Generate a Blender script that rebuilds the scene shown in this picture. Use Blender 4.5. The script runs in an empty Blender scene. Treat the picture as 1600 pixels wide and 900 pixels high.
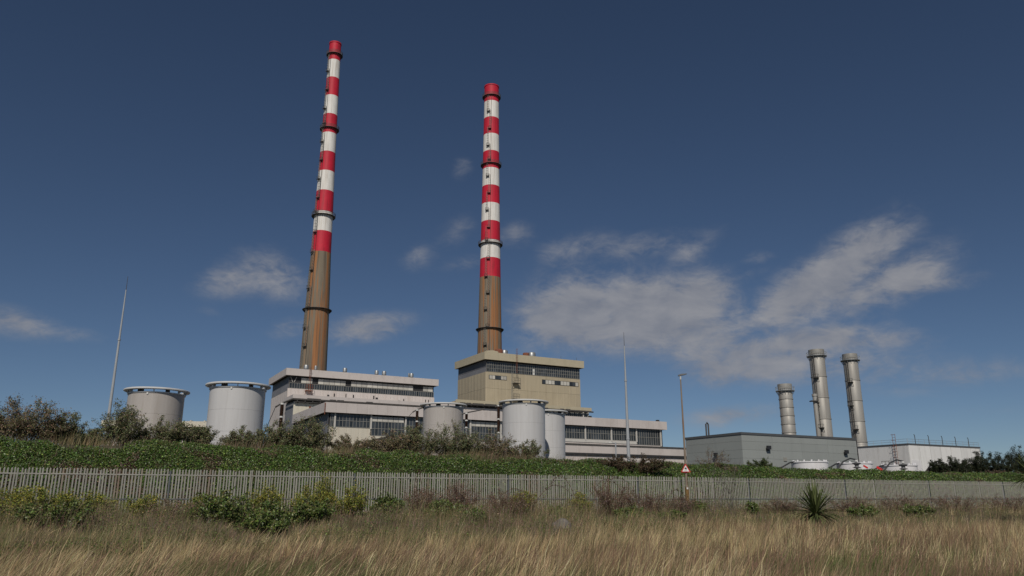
import bpy, bmesh, math, random
import numpy as np
R = math.radians
rnd = random.Random(7)
rng = np.random.default_rng(11)
SC = bpy.context.scene
COL = SC.collection

# ------------------------------------------------------------------ camera
EYE = 1.7
PITCH = math.atan(0.274)
FPX = 1200.0                      # focal length in pixels of a 1600 px wide frame
cam_d = bpy.data.cameras.new('camera')
cam_d.sensor_width = 36.0
cam_d.lens = 36.0 * FPX / 1600.0
cam_d.clip_end = 20000
cam_d.clip_start = 0.1
cam = bpy.data.objects.new('camera', cam_d)
COL.objects.link(cam)
cam.location = (0, 0, EYE)
cam.rotation_euler = (math.pi / 2 + PITCH, 0, 0)
SC.camera = cam

def ray(px, py):                  # direction of a photo pixel as (x, z) per metre of y; used to lay the place out
    u, v = px - 800.0, 450.0 - py
    w = FPX * math.cos(PITCH) - v * math.sin(PITCH)
    return u / w, (FPX * math.sin(PITCH) + v * math.cos(PITCH)) / w

# ------------------------------------------------------------------ sun, sky, exposure
SUN_AZ = R(183)                   # from +Y towards +X: almost straight behind the camera
SUN_EL = R(40)
sun_d = bpy.data.lights.new('sun', 'SUN')
sun_d.energy = 3.45
sun_d.angle = R(0.55)
sun_d.color = (1.0, 0.93, 0.83)
sun = bpy.data.objects.new('sun', sun_d)
COL.objects.link(sun)
sun.rotation_euler = (math.pi / 2 - SUN_EL, 0, math.pi - SUN_AZ)
SC.view_settings.view_transform = 'Standard'
SC.view_settings.look = 'None'
SC.view_settings.exposure = -0.28
SC.view_settings.gamma = 1.0
SC.cycles.max_bounces = 4
SC.cycles.diffuse_bounces = 2
SC.cycles.glossy_bounces = 2
SC.cycles.transmission_bounces = 2

world = bpy.data.worlds.new('World')
SC.world = world
world.use_nodes = True
WN, WL = world.node_tree.nodes, world.node_tree.links
WN.clear()
w_out = WN.new('ShaderNodeOutputWorld')
w_bg = WN.new('ShaderNodeBackground')
w_sky = WN.new('ShaderNodeTexSky')
w_sky.sky_type = 'NISHITA'
w_sky.sun_disc = False
w_sky.sun_elevation = SUN_EL
w_sky.sun_rotation = SUN_AZ
w_sky.air_density = 1.0
w_sky.altitude = 2800
w_sky.dust_density = 0.0
w_sky.ozone_density = 3.6
w_bg.inputs['Strength'].default_value = 0.05
world.cycles.sampling_method = 'MANUAL'
world.cycles.sample_map_resolution = 512

def wm(op, a, b=None, c=None):
    n = WN.new('ShaderNodeMath'); n.operation = op
    for i, q in enumerate((a, b, c)):
        if q is None: continue
        if isinstance(q, (int, float)): n.inputs[i].default_value = q
        else: WL.new(q, n.inputs[i])
    return n.outputs[0]

w_tc = WN.new('ShaderNodeTexCoord')
w_sep = WN.new('ShaderNodeSeparateXYZ')
WL.new(w_tc.outputs['Generated'], w_sep.inputs[0])
w_az = wm('ARCTAN2', w_sep.outputs[0], w_sep.outputs[1])
w_el = wm('ARCSINE', w_sep.outputs[2])
w_cmb = WN.new('ShaderNodeCombineXYZ')
WL.new(wm('MULTIPLY', w_az, 1.0), w_cmb.inputs[0])
WL.new(wm('MULTIPLY', w_el, 1.9), w_cmb.inputs[1])
def wnoise(scale, detail, rough, dist, vec=None):
    n = WN.new('ShaderNodeTexNoise')
    n.inputs['Scale'].default_value = scale
    n.inputs['Detail'].default_value = detail
    n.inputs['Roughness'].default_value = rough
    n.inputs['Distortion'].default_value = dist
    WL.new(vec or w_cmb.outputs[0], n.inputs['Vector'])
    return n.outputs['Fac']
nA = wnoise(14.0, 8.0, 0.60, 0.5)
w_up = WN.new('ShaderNodeVectorMath'); w_up.operation = 'ADD'; WL.new(w_cmb.outputs[0], w_up.inputs[0]); w_up.inputs[1].default_value = (-.012, .028, 0)
nU = wnoise(14.0, 4.0, 0.55, 0.5, w_up.outputs[0])
nB = wnoise(44.0, 6.0, 0.60, 1.0)
nC = wnoise(5.0, 3.0, 0.5, 0.2)
CLOUDS = [  # photo pixel of the centre, half width, half height, tilt (deg, up to the right), weight
    (360, 438, 50, 24, 12, .62), (425, 432, 55, 32, -14, .72), (575, 512, 62, 19, 10, .85), (458, 512, 36, 15, 12, .58), (325, 488, 20, 9, 0, .25),
    (905, 480, 80, 46, 10, 1.0), (1010, 478, 100, 40, -4, 1.0), (1085, 468, 52, 34, 12, .95), (985, 515, 150, 34, 3, .8), (870, 505, 70, 18, 0, .6), (1065, 522, 75, 26, -6, .7),
    (1250, 458, 78, 30, 24, .95), (1320, 415, 95, 36, 30, .95), (1380, 372, 48, 13, 20, .6), (1400, 440, 80, 30, 22, .9), (1480, 442, 60, 13, 4, .45), (1290, 478, 70, 14, 10, .5),
    (1240, 538, 105, 20, 6, .85), (1205, 568, 105, 24, 4, .8), (1360, 530, 75, 14, -2, .6), (1310, 575, 120, 28, 0, .6), (1130, 590, 60, 16, 0, .5), (1110, 550, 70, 26, 0, .6),
    (915, 385, 60, 22, 8, .42), (1005, 385, 70, 18, 8, .48), (1085, 390, 50, 20, 28, .45), (1165, 432, 40, 9, 14, .28), (865, 395, 30, 26, 50, .3),
    (722, 262, 20, 17, 40, .40), (806, 366, 30, 17, 10, .52), (712, 362, 34, 20, 30, .40), (652, 402, 30, 20, 20, .40), (728, 412, 40, 12, 10, .42), (820, 500, 26, 24, 30, .42),
    (30, 505, 56, 20, -8, .72), (112, 522, 46, 12, 0, .42), (1138, 650, 58, 14, 2, .85), (1490, 588, 100, 22, 4, .52), (1185, 403, 24, 12, 0, .35), (1560, 640, 60, 12, 0, .22)]
blobs = []
for (cx, cy, rx, ry, rot, wt) in CLOUDS:
    ax, ez = ray(cx, cy)
    az0 = math.atan(ax); el0 = math.atan(ez / math.sqrt(1 + ax * ax))
    k = math.cos(az0)
    blobs.append((az0, el0, rx / FPX * k * 1.12, ry / FPX * k * 1.15, R(rot), wt))
for i in range(8):               # the same kind of scattered low cloud all the way round
    az0 = R(55 + i * 33 + rnd.uniform(-7, 7))
    if az0 > math.pi: az0 -= 2 * math.pi
    blobs.append((az0, R(rnd.uniform(7, 21)), R(rnd.uniform(2, 6)), R(rnd.uniform(1, 2)), R(rnd.uniform(-5, 15)), rnd.uniform(.4, .9)))
acc = None
for (az0, el0, sa, se, rot, wt) in blobs:
    c, s = math.cos(rot), math.sin(rot)
    da = wm('SUBTRACT', w_az, az0); de = wm('SUBTRACT', w_el, el0)
    p = wm('MULTIPLY_ADD', da, c / sa, wm('MULTIPLY', de, s / sa))
    q = wm('MULTIPLY_ADD', da, -s / se, wm('MULTIPLY', de, c / se))
    r2 = wm('MULTIPLY_ADD', p, p, wm('MULTIPLY', q, q))
    g = wm('MULTIPLY', wm('POWER', 2.718, wm('MULTIPLY', r2, -0.9)), wt)
    acc = g if acc is None else wm('MAXIMUM', acc, wm('MULTIPLY_ADD', wm('MINIMUM', acc, g), 0.35, wm('MAXIMUM', acc, g)))
edge = wm('MULTIPLY_ADD', wm('SUBTRACT', nA, 0.5), 2.1, wm('MULTIPLY', wm('SUBTRACT', nB, 0.5), 1.0))
val = wm('MULTIPLY_ADD', edge, wm('MINIMUM', wm('MULTIPLY', acc, 1.25), 0.8), acc)
w_mr = WN.new('ShaderNodeMapRange'); w_mr.interpolation_type = 'SMOOTHSTEP'
w_mr.inputs['From Min'].default_value = 0.10; w_mr.inputs['From Max'].default_value = 1.06
w_mr.inputs['To Min'].default_value = 0.0; w_mr.inputs['To Max'].default_value = 0.88
WL.new(val, w_mr.inputs['Value'])
w_cr = WN.new('ShaderNodeMix'); w_cr.data_type = 'RGBA'
w_cr.inputs['A'].default_value = (4.8, 5.1, 6.0, 1)
w_cr.inputs['B'].default_value = (7.4, 7.4, 7.8, 1)
WL.new(wm('MULTIPLY_ADD', wm('SUBTRACT', nA, nU), 1.9, wm('MULTIPLY_ADD', wm('SUBTRACT', nC, .5), .8, .42)), w_cr.inputs['Factor'])  # lit cloud tops painted into the colour, from noise compared with a point above
w_mx = WN.new('ShaderNodeMix'); w_mx.data_type = 'RGBA'
WL.new(w_mr.outputs[0], w_mx.inputs['Factor'])
WL.new(w_sky.outputs[0], w_mx.inputs['A'])
WL.new(w_cr.outputs['Result'], w_mx.inputs['B'])
WL.new(w_mx.outputs['Result'], w_bg.inputs['Color'])
WL.new(w_bg.outputs[0], w_out.inputs[0])

# ------------------------------------------------------------------ materials
MATS = {}
def mat(name, col, rough=.7, metal=0.0, var=.12, scale=.6, stretch=1.0, streak=None, streak_amt=0.0, rib=0.0, bump=0.0, bscale=8.0, rand=0.0, spec=.35, streak_scale=(1.2, .05), rib_dir='X', streak_lo=.5, streak_hi=.72, streak2=None, streak2_amt=.5, streak2_scale=(1.6, .03)):
    """Principled material: mottled base colour, optional run-off streaks, optional cladding ribs and fine bump."""
    if name in MATS: return MATS[name]
    m = bpy.data.materials.new(name); m.use_nodes = True
    N, L = m.node_tree.nodes, m.node_tree.links
    b = N['Principled BSDF']
    b.inputs['Roughness'].default_value = rough; b.inputs['Metallic'].default_value = metal
    b.inputs['Specular IOR Level'].default_value = spec
    tc = N.new('ShaderNodeTexCoord'); mp = N.new('ShaderNodeMapping')
    geo = N.new('ShaderNodeNewGeometry')
    mp.inputs['Scale'].default_value = (1, 1, 1.0 / stretch)
    L.new(geo.outputs['Position'], mp.inputs[0])
    nz = N.new('ShaderNodeTexNoise'); nz.inputs['Scale'].default_value = scale; nz.inputs['Detail'].default_value = 6; nz.inputs['Roughness'].default_value = .62
    L.new(mp.outputs[0], nz.inputs['Vector'])
    ramp = N.new('ShaderNodeMapRange')
    ramp.inputs['From Min'].default_value = .25; ramp.inputs['From Max'].default_value = .75
    ramp.inputs['To Min'].default_value = 1 - var; ramp.inputs['To Max'].default_value = 1 + var
    L.new(nz.outputs['Fac'], ramp.inputs['Value'])
    fac = ramp.outputs[0]
    if rand:
        oi = N.new('ShaderNodeObjectInfo')
        a = N.new('ShaderNodeMath'); a.operation = 'MULTIPLY_ADD'
        L.new(oi.outputs['Random'], a.inputs[0]); a.inputs[1].default_value = 2 * rand; a.inputs[2].default_value = 1 - rand
        c = N.new('ShaderNodeMath'); c.operation = 'MULTIPLY'; L.new(fac, c.inputs[0]); L.new(a.outputs[0], c.inputs[1]); fac = c.outputs[0]
    v = N.new('ShaderNodeVectorMath'); v.operation = 'SCALE'
    v.inputs[0].default_value = col
    L.new(fac, v.inputs['Scale'])
    colour = v.outputs[0]
    if streak:
        m2 = N.new('ShaderNodeMapping'); m2.inputs['Scale'].default_value = (streak_scale[0], streak_scale[0], streak_scale[1])
        L.new(geo.outputs['Position'], m2.inputs[0])
        n2 = N.new('ShaderNodeTexNoise'); n2.inputs['Scale'].default_value = 1.0; n2.inputs['Detail'].default_value = 5; n2.inputs['Roughness'].default_value = .6
        L.new(m2.outputs[0], n2.inputs['Vector'])
        r2 = N.new('ShaderNodeMapRange'); r2.inputs['From Min'].default_value = streak_lo; r2.inputs['From Max'].default_value = streak_hi
        r2.inputs['To Max'].default_value = streak_amt
        L.new(n2.outputs['Fac'], r2.inputs['Value'])
        mx = N.new('ShaderNodeMix'); mx.data_type = 'RGBA'
        L.new(r2.outputs[0], mx.inputs['Factor']); L.new(colour, mx.inputs['A']); mx.inputs['B'].default_value = (*streak, 1)
        colour = mx.outputs['Result']
    if streak2:
        m3 = N.new('ShaderNodeMapping'); m3.inputs['Scale'].default_value = (streak2_scale[0], streak2_scale[0], streak2_scale[1]); m3.inputs['Location'].default_value = (31, 17, 5)
        L.new(geo.outputs['Position'], m3.inputs[0])
        n4 = N.new('ShaderNodeTexNoise'); n4.inputs['Scale'].default_value = 1.0; n4.inputs['Detail'].default_value = 4; n4.inputs['Roughness'].default_value = .6
        L.new(m3.outputs[0], n4.inputs['Vector'])
        r4 = N.new('ShaderNodeMapRange'); r4.inputs['From Min'].default_value = .5; r4.inputs['From Max'].default_value = .68; r4.inputs['To Max'].default_value = streak2_amt
        L.new(n4.outputs['Fac'], r4.inputs['Value'])
        mx2 = N.new('ShaderNodeMix'); mx2.data_type = 'RGBA'
        L.new(r4.outputs[0], mx2.inputs['Factor']); L.new(colour, mx2.inputs['A']); mx2.inputs['B'].default_value = (*streak2, 1)
        colour = mx2.outputs['Result']
    L.new(colour, b.inputs['Base Color'])
    hgt = None
    if rib:
        sx = N.new('ShaderNodeSeparateXYZ'); L.new(tc.outputs['Object'], sx.inputs[0])
        ad = N.new('ShaderNodeMath'); ad.operation = 'ADD'; L.new(sx.outputs[0], ad.inputs[0]); L.new(sx.outputs[1], ad.inputs[1])
        ml = N.new('ShaderNodeMath'); ml.operation = 'MULTIPLY'; L.new(ad.outputs[0], ml.inputs[0]); ml.inputs[1].default_value = 2 * math.pi / rib
        sn = N.new('ShaderNodeMath'); sn.operation = 'SINE'; L.new(ml.outputs[0], sn.inputs[0])
        cl = N.new('ShaderNodeMath'); cl.operation = 'MAXIMUM'; L.new(sn.outputs[0], cl.inputs[0]); cl.inputs[1].default_value = .3
        bp = N.new('ShaderNodeBump'); bp.inputs['Strength'].default_value = .5; bp.inputs['Distance'].default_value = .12
        L.new(cl.outputs[0], bp.inputs['Height']); L.new(bp.outputs[0], b.inputs['Normal']); hgt = bp
    if bump:
        n3 = N.new('ShaderNodeTexNoise'); n3.inputs['Scale'].default_value = bscale; n3.inputs['Detail'].default_value = 4
        L.new(geo.outputs['Position'], n3.inputs['Vector'])
        bp = N.new('ShaderNodeBump'); bp.inputs['Strength'].default_value = bump; bp.inputs['Distance'].default_value = .05
        L.new(n3.outputs['Fac'], bp.inputs['Height'])
        if hgt: L.new(hgt.outputs[0], bp.inputs['Normal'])
        L.new(bp.outputs[0], b.inputs['Normal'])
    MATS[name] = m
    return m

def leaf_mat(name, trans=.25, rough=.6, spec=.3):
    """Foliage: colour per leaf from the mesh attribute, some light passing through."""
    m = bpy.data.materials.new(name); m.use_nodes = True
    N, L = m.node_tree.nodes, m.node_tree.links
    b = N['Principled BSDF']; b.inputs['Roughness'].default_value = rough; b.inputs['Specular IOR Level'].default_value = spec
    at = N.new('ShaderNodeAttribute'); at.attribute_name = 'Col'
    L.new(at.outputs['Color'], b.inputs['Base Color'])
    t = N.new('ShaderNodeBsdfTranslucent'); L.new(at.outputs['Color'], t.inputs['Color'])
    mx = N.new('ShaderNodeMixShader'); mx.inputs[0].default_value = trans
    L.new(b.outputs[0], mx.inputs[1]); L.new(t.outputs[0], mx.inputs[2])
    L.new(mx.outputs[0], N['Material Output'].inputs['Surface'])
    MATS[name] = m
    return m

mat('red_paint', (.56, .016, .042), .6, var=.14, scale=.3, streak=(.36, .030, .04), streak_amt=.6, streak_scale=(.8, .06), streak2=(.17, .02, .025), streak2_amt=.4, streak2_scale=(1.5, .08))
mat('white_paint', (.79, .77, .73), .65, var=.07, scale=.25, streak=(.50, .44, .37), streak_amt=.6, streak_scale=(.8, .06), streak2=(.30, .23, .17), streak2_amt=.4, streak2_scale=(1.7, .07))
mat('old_concrete', (.215, .180, .135), .9, var=.16, scale=.35, stretch=6, streak=(.37, .155, .055), streak_amt=.85, streak_scale=(.62, .010), bump=.3, bscale=1.5, streak_lo=.50, streak_hi=.58, streak2=(.075, .062, .052), streak2_amt=.65, streak2_scale=(1.3, .012))
mat('dark_steel', (.075, .070, .066), .6, var=.25)
mat('gal_steel', (.36, .37, .37), .45, metal=.55, var=.18, scale=3)
mat('pale_wall', (.60, .545, .512), .65, var=.05, scale=.15, streak=(.40, .29, .20), streak_amt=.30, rib=1.0, rand=.03, streak_scale=(.9, .06))
mat('pale_fascia', (.56, .510, .482), .6, var=.04, scale=.2, streak=(.34, .29, .26), streak_amt=.3, rand=.04, streak_scale=(.5, .2))
mat('cream_wall', (.62, .575, .475), .65, var=.05, scale=.3, streak=(.42, .22, .08), streak_amt=.5, rib=1.0, rand=.03, streak_lo=.58)
mat('tan_wall', (.43, .370, .265), .65, var=.05, scale=.2, streak=(.27, .22, .15), streak_amt=.28, rib=1.0, rand=.035, streak_scale=(.8, .05))
mat('tan_fascia', (.47, .415, .300), .6, var=.05, scale=.2, streak=(.32, .30, .20), streak_amt=.4, rand=.03, streak_scale=(.5, .2))
mat('dark_cladding', (.125, .125, .135), .6, var=.12, scale=.4, rand=.08)
mat('grey_louvre', (.20, .20, .215), .6, var=.12, scale=.5, rand=.08)
mat('dark_core', (.035, .035, .038), .8, var=.2)
mat('mullion', (.29, .285, .26), .55, var=.15, scale=1)
mat('column_white', (.55, .53, .49), .6, var=.1, scale=1)
mat('rust', (.20, .075, .045), .85, var=.4, scale=2)
mat('roofing', (.20, .19, .18), .9, var=.2)
mat('shed_panel', (.295, .315, .305), .5, var=.03, scale=.2, rand=.035, streak=(.20, .21, .21), streak_amt=.2, streak_scale=(.8, .1))
mat('shed_trim', (.09, .095, .10), .5, var=.1)
mat('white_panel', (.73, .725, .71), .55, var=.04, scale=.3, rand=.05, streak=(.40, .38, .35), streak_amt=.35, streak_scale=(1.0, .12))
mat('tank_grey', (.43, .40, .375), .42, var=.05, scale=.3, stretch=3, streak=(.30, .26, .22), streak_amt=.4, streak_scale=(1.6, .10), streak2=(.50, .47, .44), streak2_amt=.4, streak2_scale=(2.5, .15))
mat('tank_white', (.545, .54, .54), .40, var=.05, scale=.3, stretch=3, streak=(.40, .38, .36), streak_amt=.35, streak_scale=(1.6, .10), streak2=(.62, .62, .62), streak2_amt=.3, streak2_scale=(2.5, .15))
mat('tank_rim', (.62, .62, .61), .5, var=.08, scale=.6)
mat('small_tank_white', (.72, .71, .72), .45, var=.05, scale=.6, streak=(.45, .42, .40), streak_amt=.35)
mat('insulator_brown', (.045, .022, .015), .25, var=.2, spec=.6)
mat('fitting', (.62, .62, .60), .5, var=.1)
mat('stack_steel', (.37, .355, .325), .55, metal=.25, var=.10, scale=.4, stretch=5, streak=(.22, .19, .16), streak_amt=.6, streak_scale=(.9, .05), rand=.05)
mat('mast_grey', (.36, .38, .40), .5, var=.1)
mat('lamp_post', (.24, .195, .15), .7, var=.25, scale=1.2, stretch=3, streak=(.20, .09, .04), streak_amt=.6, streak_scale=(6, .8))
mat('lichen', (.20, .115, .045), .95, var=.5, scale=14, streak=(.27, .24, .09), streak_amt=.9, streak_scale=(9, 5))
mat('sign_red', (.52, .03, .03), .4, var=.06)
mat('sign_white', (.78, .78, .76), .4, var=.06, scale=5)
mat('sign_black', (.02, .02, .02), .5, var=.1)
mat('fence_galv', (.335, .325, .29), .65, metal=.1, var=.12, scale=1.2, stretch=3, rand=.07, streak=(.30, .25, .18), streak_amt=.4, streak_scale=(5, .6))
mat('fence_dark', (.13, .14, .15), .6, var=.2)
mat('kerb', (.36, .30, .27), .9, var=.2, scale=3, bump=.4)
mat('rock_grey', (.16, .145, .13), .95, var=.35, scale=4, bump=.6, bscale=10)
mat('bark', (.13, .105, .085), .9, var=.3, scale=8)
mat('twig', (.125, .108, .095), .9, var=.3, scale=8)
mat('bramble_stem', (.12, .06, .045), .8, var=.3, scale=6)
mat('red_plastic', (.62, .03, .03), .4, var=.06)
mat('cable_black', (.03, .032, .036), .6, var=.1)
mat('lamp_head', (.16, .16, .16), .5, var=.1)
mat('glass_pale', (.52, .50, .45), .4, var=.12, scale=.8, rand=.18)
mat('soil', (.075, .062, .040), 1.0, var=.45, scale=1.3, streak=(.05, .065, .022), streak_amt=.8, streak_scale=(.5, .5), bump=.8, bscale=6)
leaf_mat('leaf'); leaf_mat('grass', .22, .75, .15); leaf_mat('waxy', .15, .42, .45)
def glass_mat():
    m = mat('glass', (.042, .047, .052), .16, var=.35, scale=.45, rand=.45, spec=.6)
    return m
glass_mat()

# ------------------------------------------------------------------ mesh helpers
class MB:
    def __init__(s): s.v = []; s.f = []
    def box(s, x0, x1, y0, y1, z0, z1):
        n = len(s.v)
        s.v += [(x0, y0, z0), (x1, y0, z0), (x1, y1, z0), (x0, y1, z0), (x0, y0, z1), (x1, y0, z1), (x1, y1, z1), (x0, y1, z1)]
        s.f += [[n + i for i in q] for q in ((0, 3, 2, 1), (4, 5, 6, 7), (0, 1, 5, 4), (1, 2, 6, 5), (2, 3, 7, 6), (3, 0, 4, 7))]
        return s
    def tube(s, pts, rad, k=6, cap=True):
        pts = [np.array(p, float) for p in pts]
        if isinstance(rad, (int, float)): rad = [rad] * len(pts)
        n0 = len(s.v)
        for i, p in enumerate(pts):
            d = pts[min(i + 1, len(pts) - 1)] - pts[max(i - 1, 0)]
            d /= (np.linalg.norm(d) + 1e-9)
            up = np.array((0, 0, 1.)) if abs(d[2]) < .9 else np.array((1., 0, 0))
            u = np.cross(d, up); u /= np.linalg.norm(u); w = np.cross(u, d)
            for j in range(k):
                a = 2 * math.pi * j / k
                s.v.append(tuple(p + rad[i] * (math.cos(a) * u + math.sin(a) * w)))
        for i in range(len(pts) - 1):
            for j in range(k):
                a, b = n0 + i * k + j, n0 + i * k + (j + 1) % k
                s.f.append([a, b, b + k, a + k])
        if cap:
            s.f.append([n0 + j for j in range(k)][::-1]); s.f.append([n0 + (len(pts) - 1) * k + j for j in range(k)])
        return s
    def lathe(s, prof, k=48, closed=False, cx=0, cy=0, a0=0, a1=2 * math.pi):
        n0 = len(s.v); full = abs(a1 - a0 - 2 * math.pi) < 1e-6; kk = k if full else k + 1
        for (r, z) in prof:
            for j in range(kk):
                a = a0 + (a1 - a0) * j / k
                s.v.append((cx + r * math.cos(a), cy + r * math.sin(a), z))
        m = len(prof)
        for i in range(m if closed else m - 1):
            for j in range(k):
                a, b = n0 + i * kk + j, n0 + i * kk + (j + 1) % kk
                c, d = n0 + ((i + 1) % m) * kk + (j + 1) % kk, n0 + ((i + 1) % m) * kk + j
                s.f.append([a, b, c, d])
        return s
    def prism(s, poly, y0, y1):     # polygon in x,z pushed along y
        n = len(s.v); k = len(poly)
        s.v += [(x, y0, z) for x, z in poly] + [(x, y1, z) for x, z in poly]
        s.f.append([n + i for i in range(k)]); s.f.append([n + k + i for i in range(k)][::-1])
        for i in range(k): s.f.append([n + i, n + k + i, n + k + (i + 1) % k, n + (i + 1) % k])
        return s
    def mesh(s, name, m, smooth=False):
        me = bpy.data.meshes.new(name); me.from_pydata(s.v, [], s.f)
        bm = bmesh.new(); bm.from_mesh(me); bmesh.ops.recalc_face_normals(bm, faces=bm.faces); bm.to_mesh(me); bm.free()
        me.materials.append(MATS[m])
        if smooth:
            me.shade_smooth()
            try: me.set_sharp_from_angle(angle=R(35))
            except Exception: pass
        return me
    def build(s, name, m, parent=None, smooth=False, loc=None):
        return link(name, s.mesh(name, m, smooth), parent, loc)

def link(name, me, parent=None, loc=None, rot=None, scale=None):
    o = bpy.data.objects.new(name, me); COL.objects.link(o)
    if parent is not None: o.parent = parent
    if loc is not None: o.location = loc
    if rot is not None: o.rotation_euler = rot
    if scale is not None: o.scale = scale
    return o
def tag(o, label, cat, group=None):
    o['label'] = label; o['category'] = cat
    if group: o['group'] = group
    return o
def thing(name, label, cat, loc=(0, 0, 0), rz=0.0, group=None):
    o = link(name, None, None, loc, (0, 0, rz))
    return tag(o, label, cat, group)
UNIT = {}
def piece(name, m, parent, x0, x1, y0, y1, z0, z1):   # one box-shaped piece; alike pieces share their mesh
    if m not in UNIT: UNIT[m] = MB().box(0, 1, 0, 1, 0, 1).mesh('piece_' + m, m)
    return link(name, UNIT[m], parent, (x0, y0, z0), None, (x1 - x0, y1 - y0, z1 - z0))

def np_mesh(name, V, F, C, m):
    """big triangle meshes from numpy arrays, with a colour per vertex"""
    me = bpy.data.meshes.new(name)
    nv, nf = len(V), len(F)
    me.vertices.add(nv); me.vertices.foreach_set('co', np.ascontiguousarray(V, dtype=np.float32).ravel())
    me.loops.add(nf * 3); me.loops.foreach_set('vertex_index', np.ascontiguousarray(F, dtype=np.int32).ravel())
    me.polygons.add(nf); me.polygons.foreach_set('loop_start', np.arange(0, nf * 3, 3, dtype=np.int32))
    at = me.color_attributes.new('Col', 'FLOAT_COLOR', 'POINT')
    at.data.foreach_set('color', np.ascontiguousarray(np.concatenate([C, np.ones((nv, 1))], 1), dtype=np.float32).ravel())
    me.materials.append(MATS[m]); me.update(calc_edges=True)
    return me

def vnoise(x, y, sc, seed=0):
    """smooth value noise 0..1 on arrays"""
    x = np.asarray(x, float) / sc + 1000.3; y = np.asarray(y, float) / sc + 1000.7
    xi, yi = np.floor(x).astype(np.int64), np.floor(y).astype(np.int64); fx, fy = x - xi, y - yi
    fx = fx * fx * (3 - 2 * fx); fy = fy * fy * (3 - 2 * fy)
    def h(a, b):
        n = (a * 374761393 + b * 668265263 + seed * 1442695041) & 0x7fffffff
        n = ((n ^ (n >> 13)) * 1274126177) & 0x7fffffff
        return ((n ^ (n >> 16)) & 0xffff) / 65535.0
    return (h(xi, yi) * (1 - fx) + h(xi + 1, yi) * fx) * (1 - fy) + (h(xi, yi + 1) * (1 - fx) + h(xi + 1, yi + 1) * fx) * fy

# ------------------------------------------------------------------ ground
FK = 0.478                          # the fence runs away to the right: y = 50.5 + 0.478 x
FD = 50.5
def gz(x, y):
    x = np.asarray(x, float); y = np.asarray(y, float)
    d = y - FK * x
    cr = np.interp(x, [-60, -24, 0, 27, 56, 90], [5.0, 4.88, 4.42, 4.08, 3.98, 3.9])
    prof = np.interp(d, [-60, 0, 14, 30, 39, 44, 48.5, 52.2], [0.0, 0.0, -.08, -.05, .16, .50, .90, .95])
    t = np.clip((d - 52.2) / 8.6, 0, 1); t = t * t * (3 - 2 * t)
    z = prof + (cr - .95) * t
    t2 = np.clip((d - 66) / 14, 0, 1); t2 = t2 * t2 * (3 - 2 * t2)
    z = z + (1.5 - z) * t2
    near = np.clip(1 - np.abs(d - 35) / 40, 0, 1)
    return z + near * ((vnoise(x, y, 5.0, 3) - .5) * .28 + (vnoise(x, y, 1.7, 4) - .5) * .10)

xs = np.unique(np.concatenate([np.linspace(-6000, -120, 14), np.linspace(-120, -60, 20), np.linspace(-60, 100, 165), np.linspace(100, 180, 20), np.linspace(180, 6000, 14)]))
ys = np.unique(np.concatenate([np.linspace(-600, -10, 8), np.linspace(-10, 125, 150), np.linspace(125, 500, 20), np.linspace(500, 9000, 12)]))
GX, GY = np.meshgrid(xs, ys); GZ = gz(GX, GY)
gv = np.stack([GX.ravel(), GY.ravel(), GZ.ravel()], 1); nx = len(xs)
i0 = (np.arange(len(ys) - 1)[:, None] * nx + np.arange(nx - 1)[None, :]).ravel()
gf = np.concatenate([np.stack([i0, i0 + 1, i0 + nx + 1], 1), np.stack([i0, i0 + nx + 1, i0 + nx], 1)])
gm = np_mesh('ground', gv, gf, np.full((len(gv), 3), .1), 'soil'); gm.shade_smooth()
ground = link('ground', gm); ground['kind'] = 'structure'

# ------------------------------------------------------------------ power station, on one grid turned 28.5 degrees
TH = R(28.5); CT, ST = math.cos(TH), math.sin(TH)
PZ = 1.5                            # level of the yard
def ladder(mb, x, y, z0, z1, out=(0, -1), w=.5, cage=True, step=.9):
    ox, oy = out; sx, sy = -oy, ox
    for s in (-1, 1): mb.tube([(x + s * w / 2 * sx, y + s * w / 2 * sy, z0), (x + s * w / 2 * sx, y + s * w / 2 * sy, z1)], .06, 4)
    z = z0
    while z < z1:
        mb.tube([(x - w / 2 * sx, y - w / 2 * sy, z), (x + w / 2 * sx, y + w / 2 * sy, z)], .04, 3, False)
        if cage and int((z - z0) / step) % 2 == 0:
            mb.tube([(x - .45 * sx, y - .45 * sy, z), (x - .4 * sx + .6 * ox, y - .4 * sy + .6 * oy, z), (x + .4 * sx + .6 * ox, y + .4 * sy + .6 * oy, z), (x + .45 * sx, y + .45 * sy, z)], .04, 3, False)
        z += step

def window_strip(parent, x0, x1, y, z0, z1, n, rows=2, miss=(), glass='glass', frame='mullion', fw=.09, depth=.16, open_=()):
    """a glazed band facing -y: every pane a piece, the glazing bars one frame"""
    mb = MB(); w = (x1 - x0) / n; h = (z1 - z0) / rows
    for i in range(n + 1):
        xx = x0 + i * w; mb.box(xx - fw / 2, xx + fw / 2, y - depth, y + .02, z0, z1)
    for j in range(rows + 1):
        zz = z0 + j * h; mb.box(x0 - fw / 2, x1 + fw / 2, y - depth - .02, y + .015, zz - fw * .6, zz + fw * .6)
    mb.build('window_frame', frame, parent)
    for i in range(n):
        for j in range(rows):
            if (i, j) in miss: continue
            g = glass
            if (i, j) in open_: g = 'fitting'
            piece('pane', g, parent, x0 + i * w + .04, x0 + (i + 1) * w - .04, y - .05, y + .03, z0 + j * h + .03, z0 + (j + 1) * h - .03)

def panel_band(parent, name, m, x0, x1, y, z0, z1, n, thick=.12, gap=.03, face='front'):
    w = (x1 - x0) / n
    for i in range(n):
        a, b = x0 + i * w + gap / 2, x0 + (i + 1) * w - gap / 2
        if face == 'front': piece(name, m, parent, a, b, y - thick, y, z0, z1)
        else: piece(name, m, parent, y - thick, y, a, b, z0, z1)      # left face: x fixed, running along y

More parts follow.
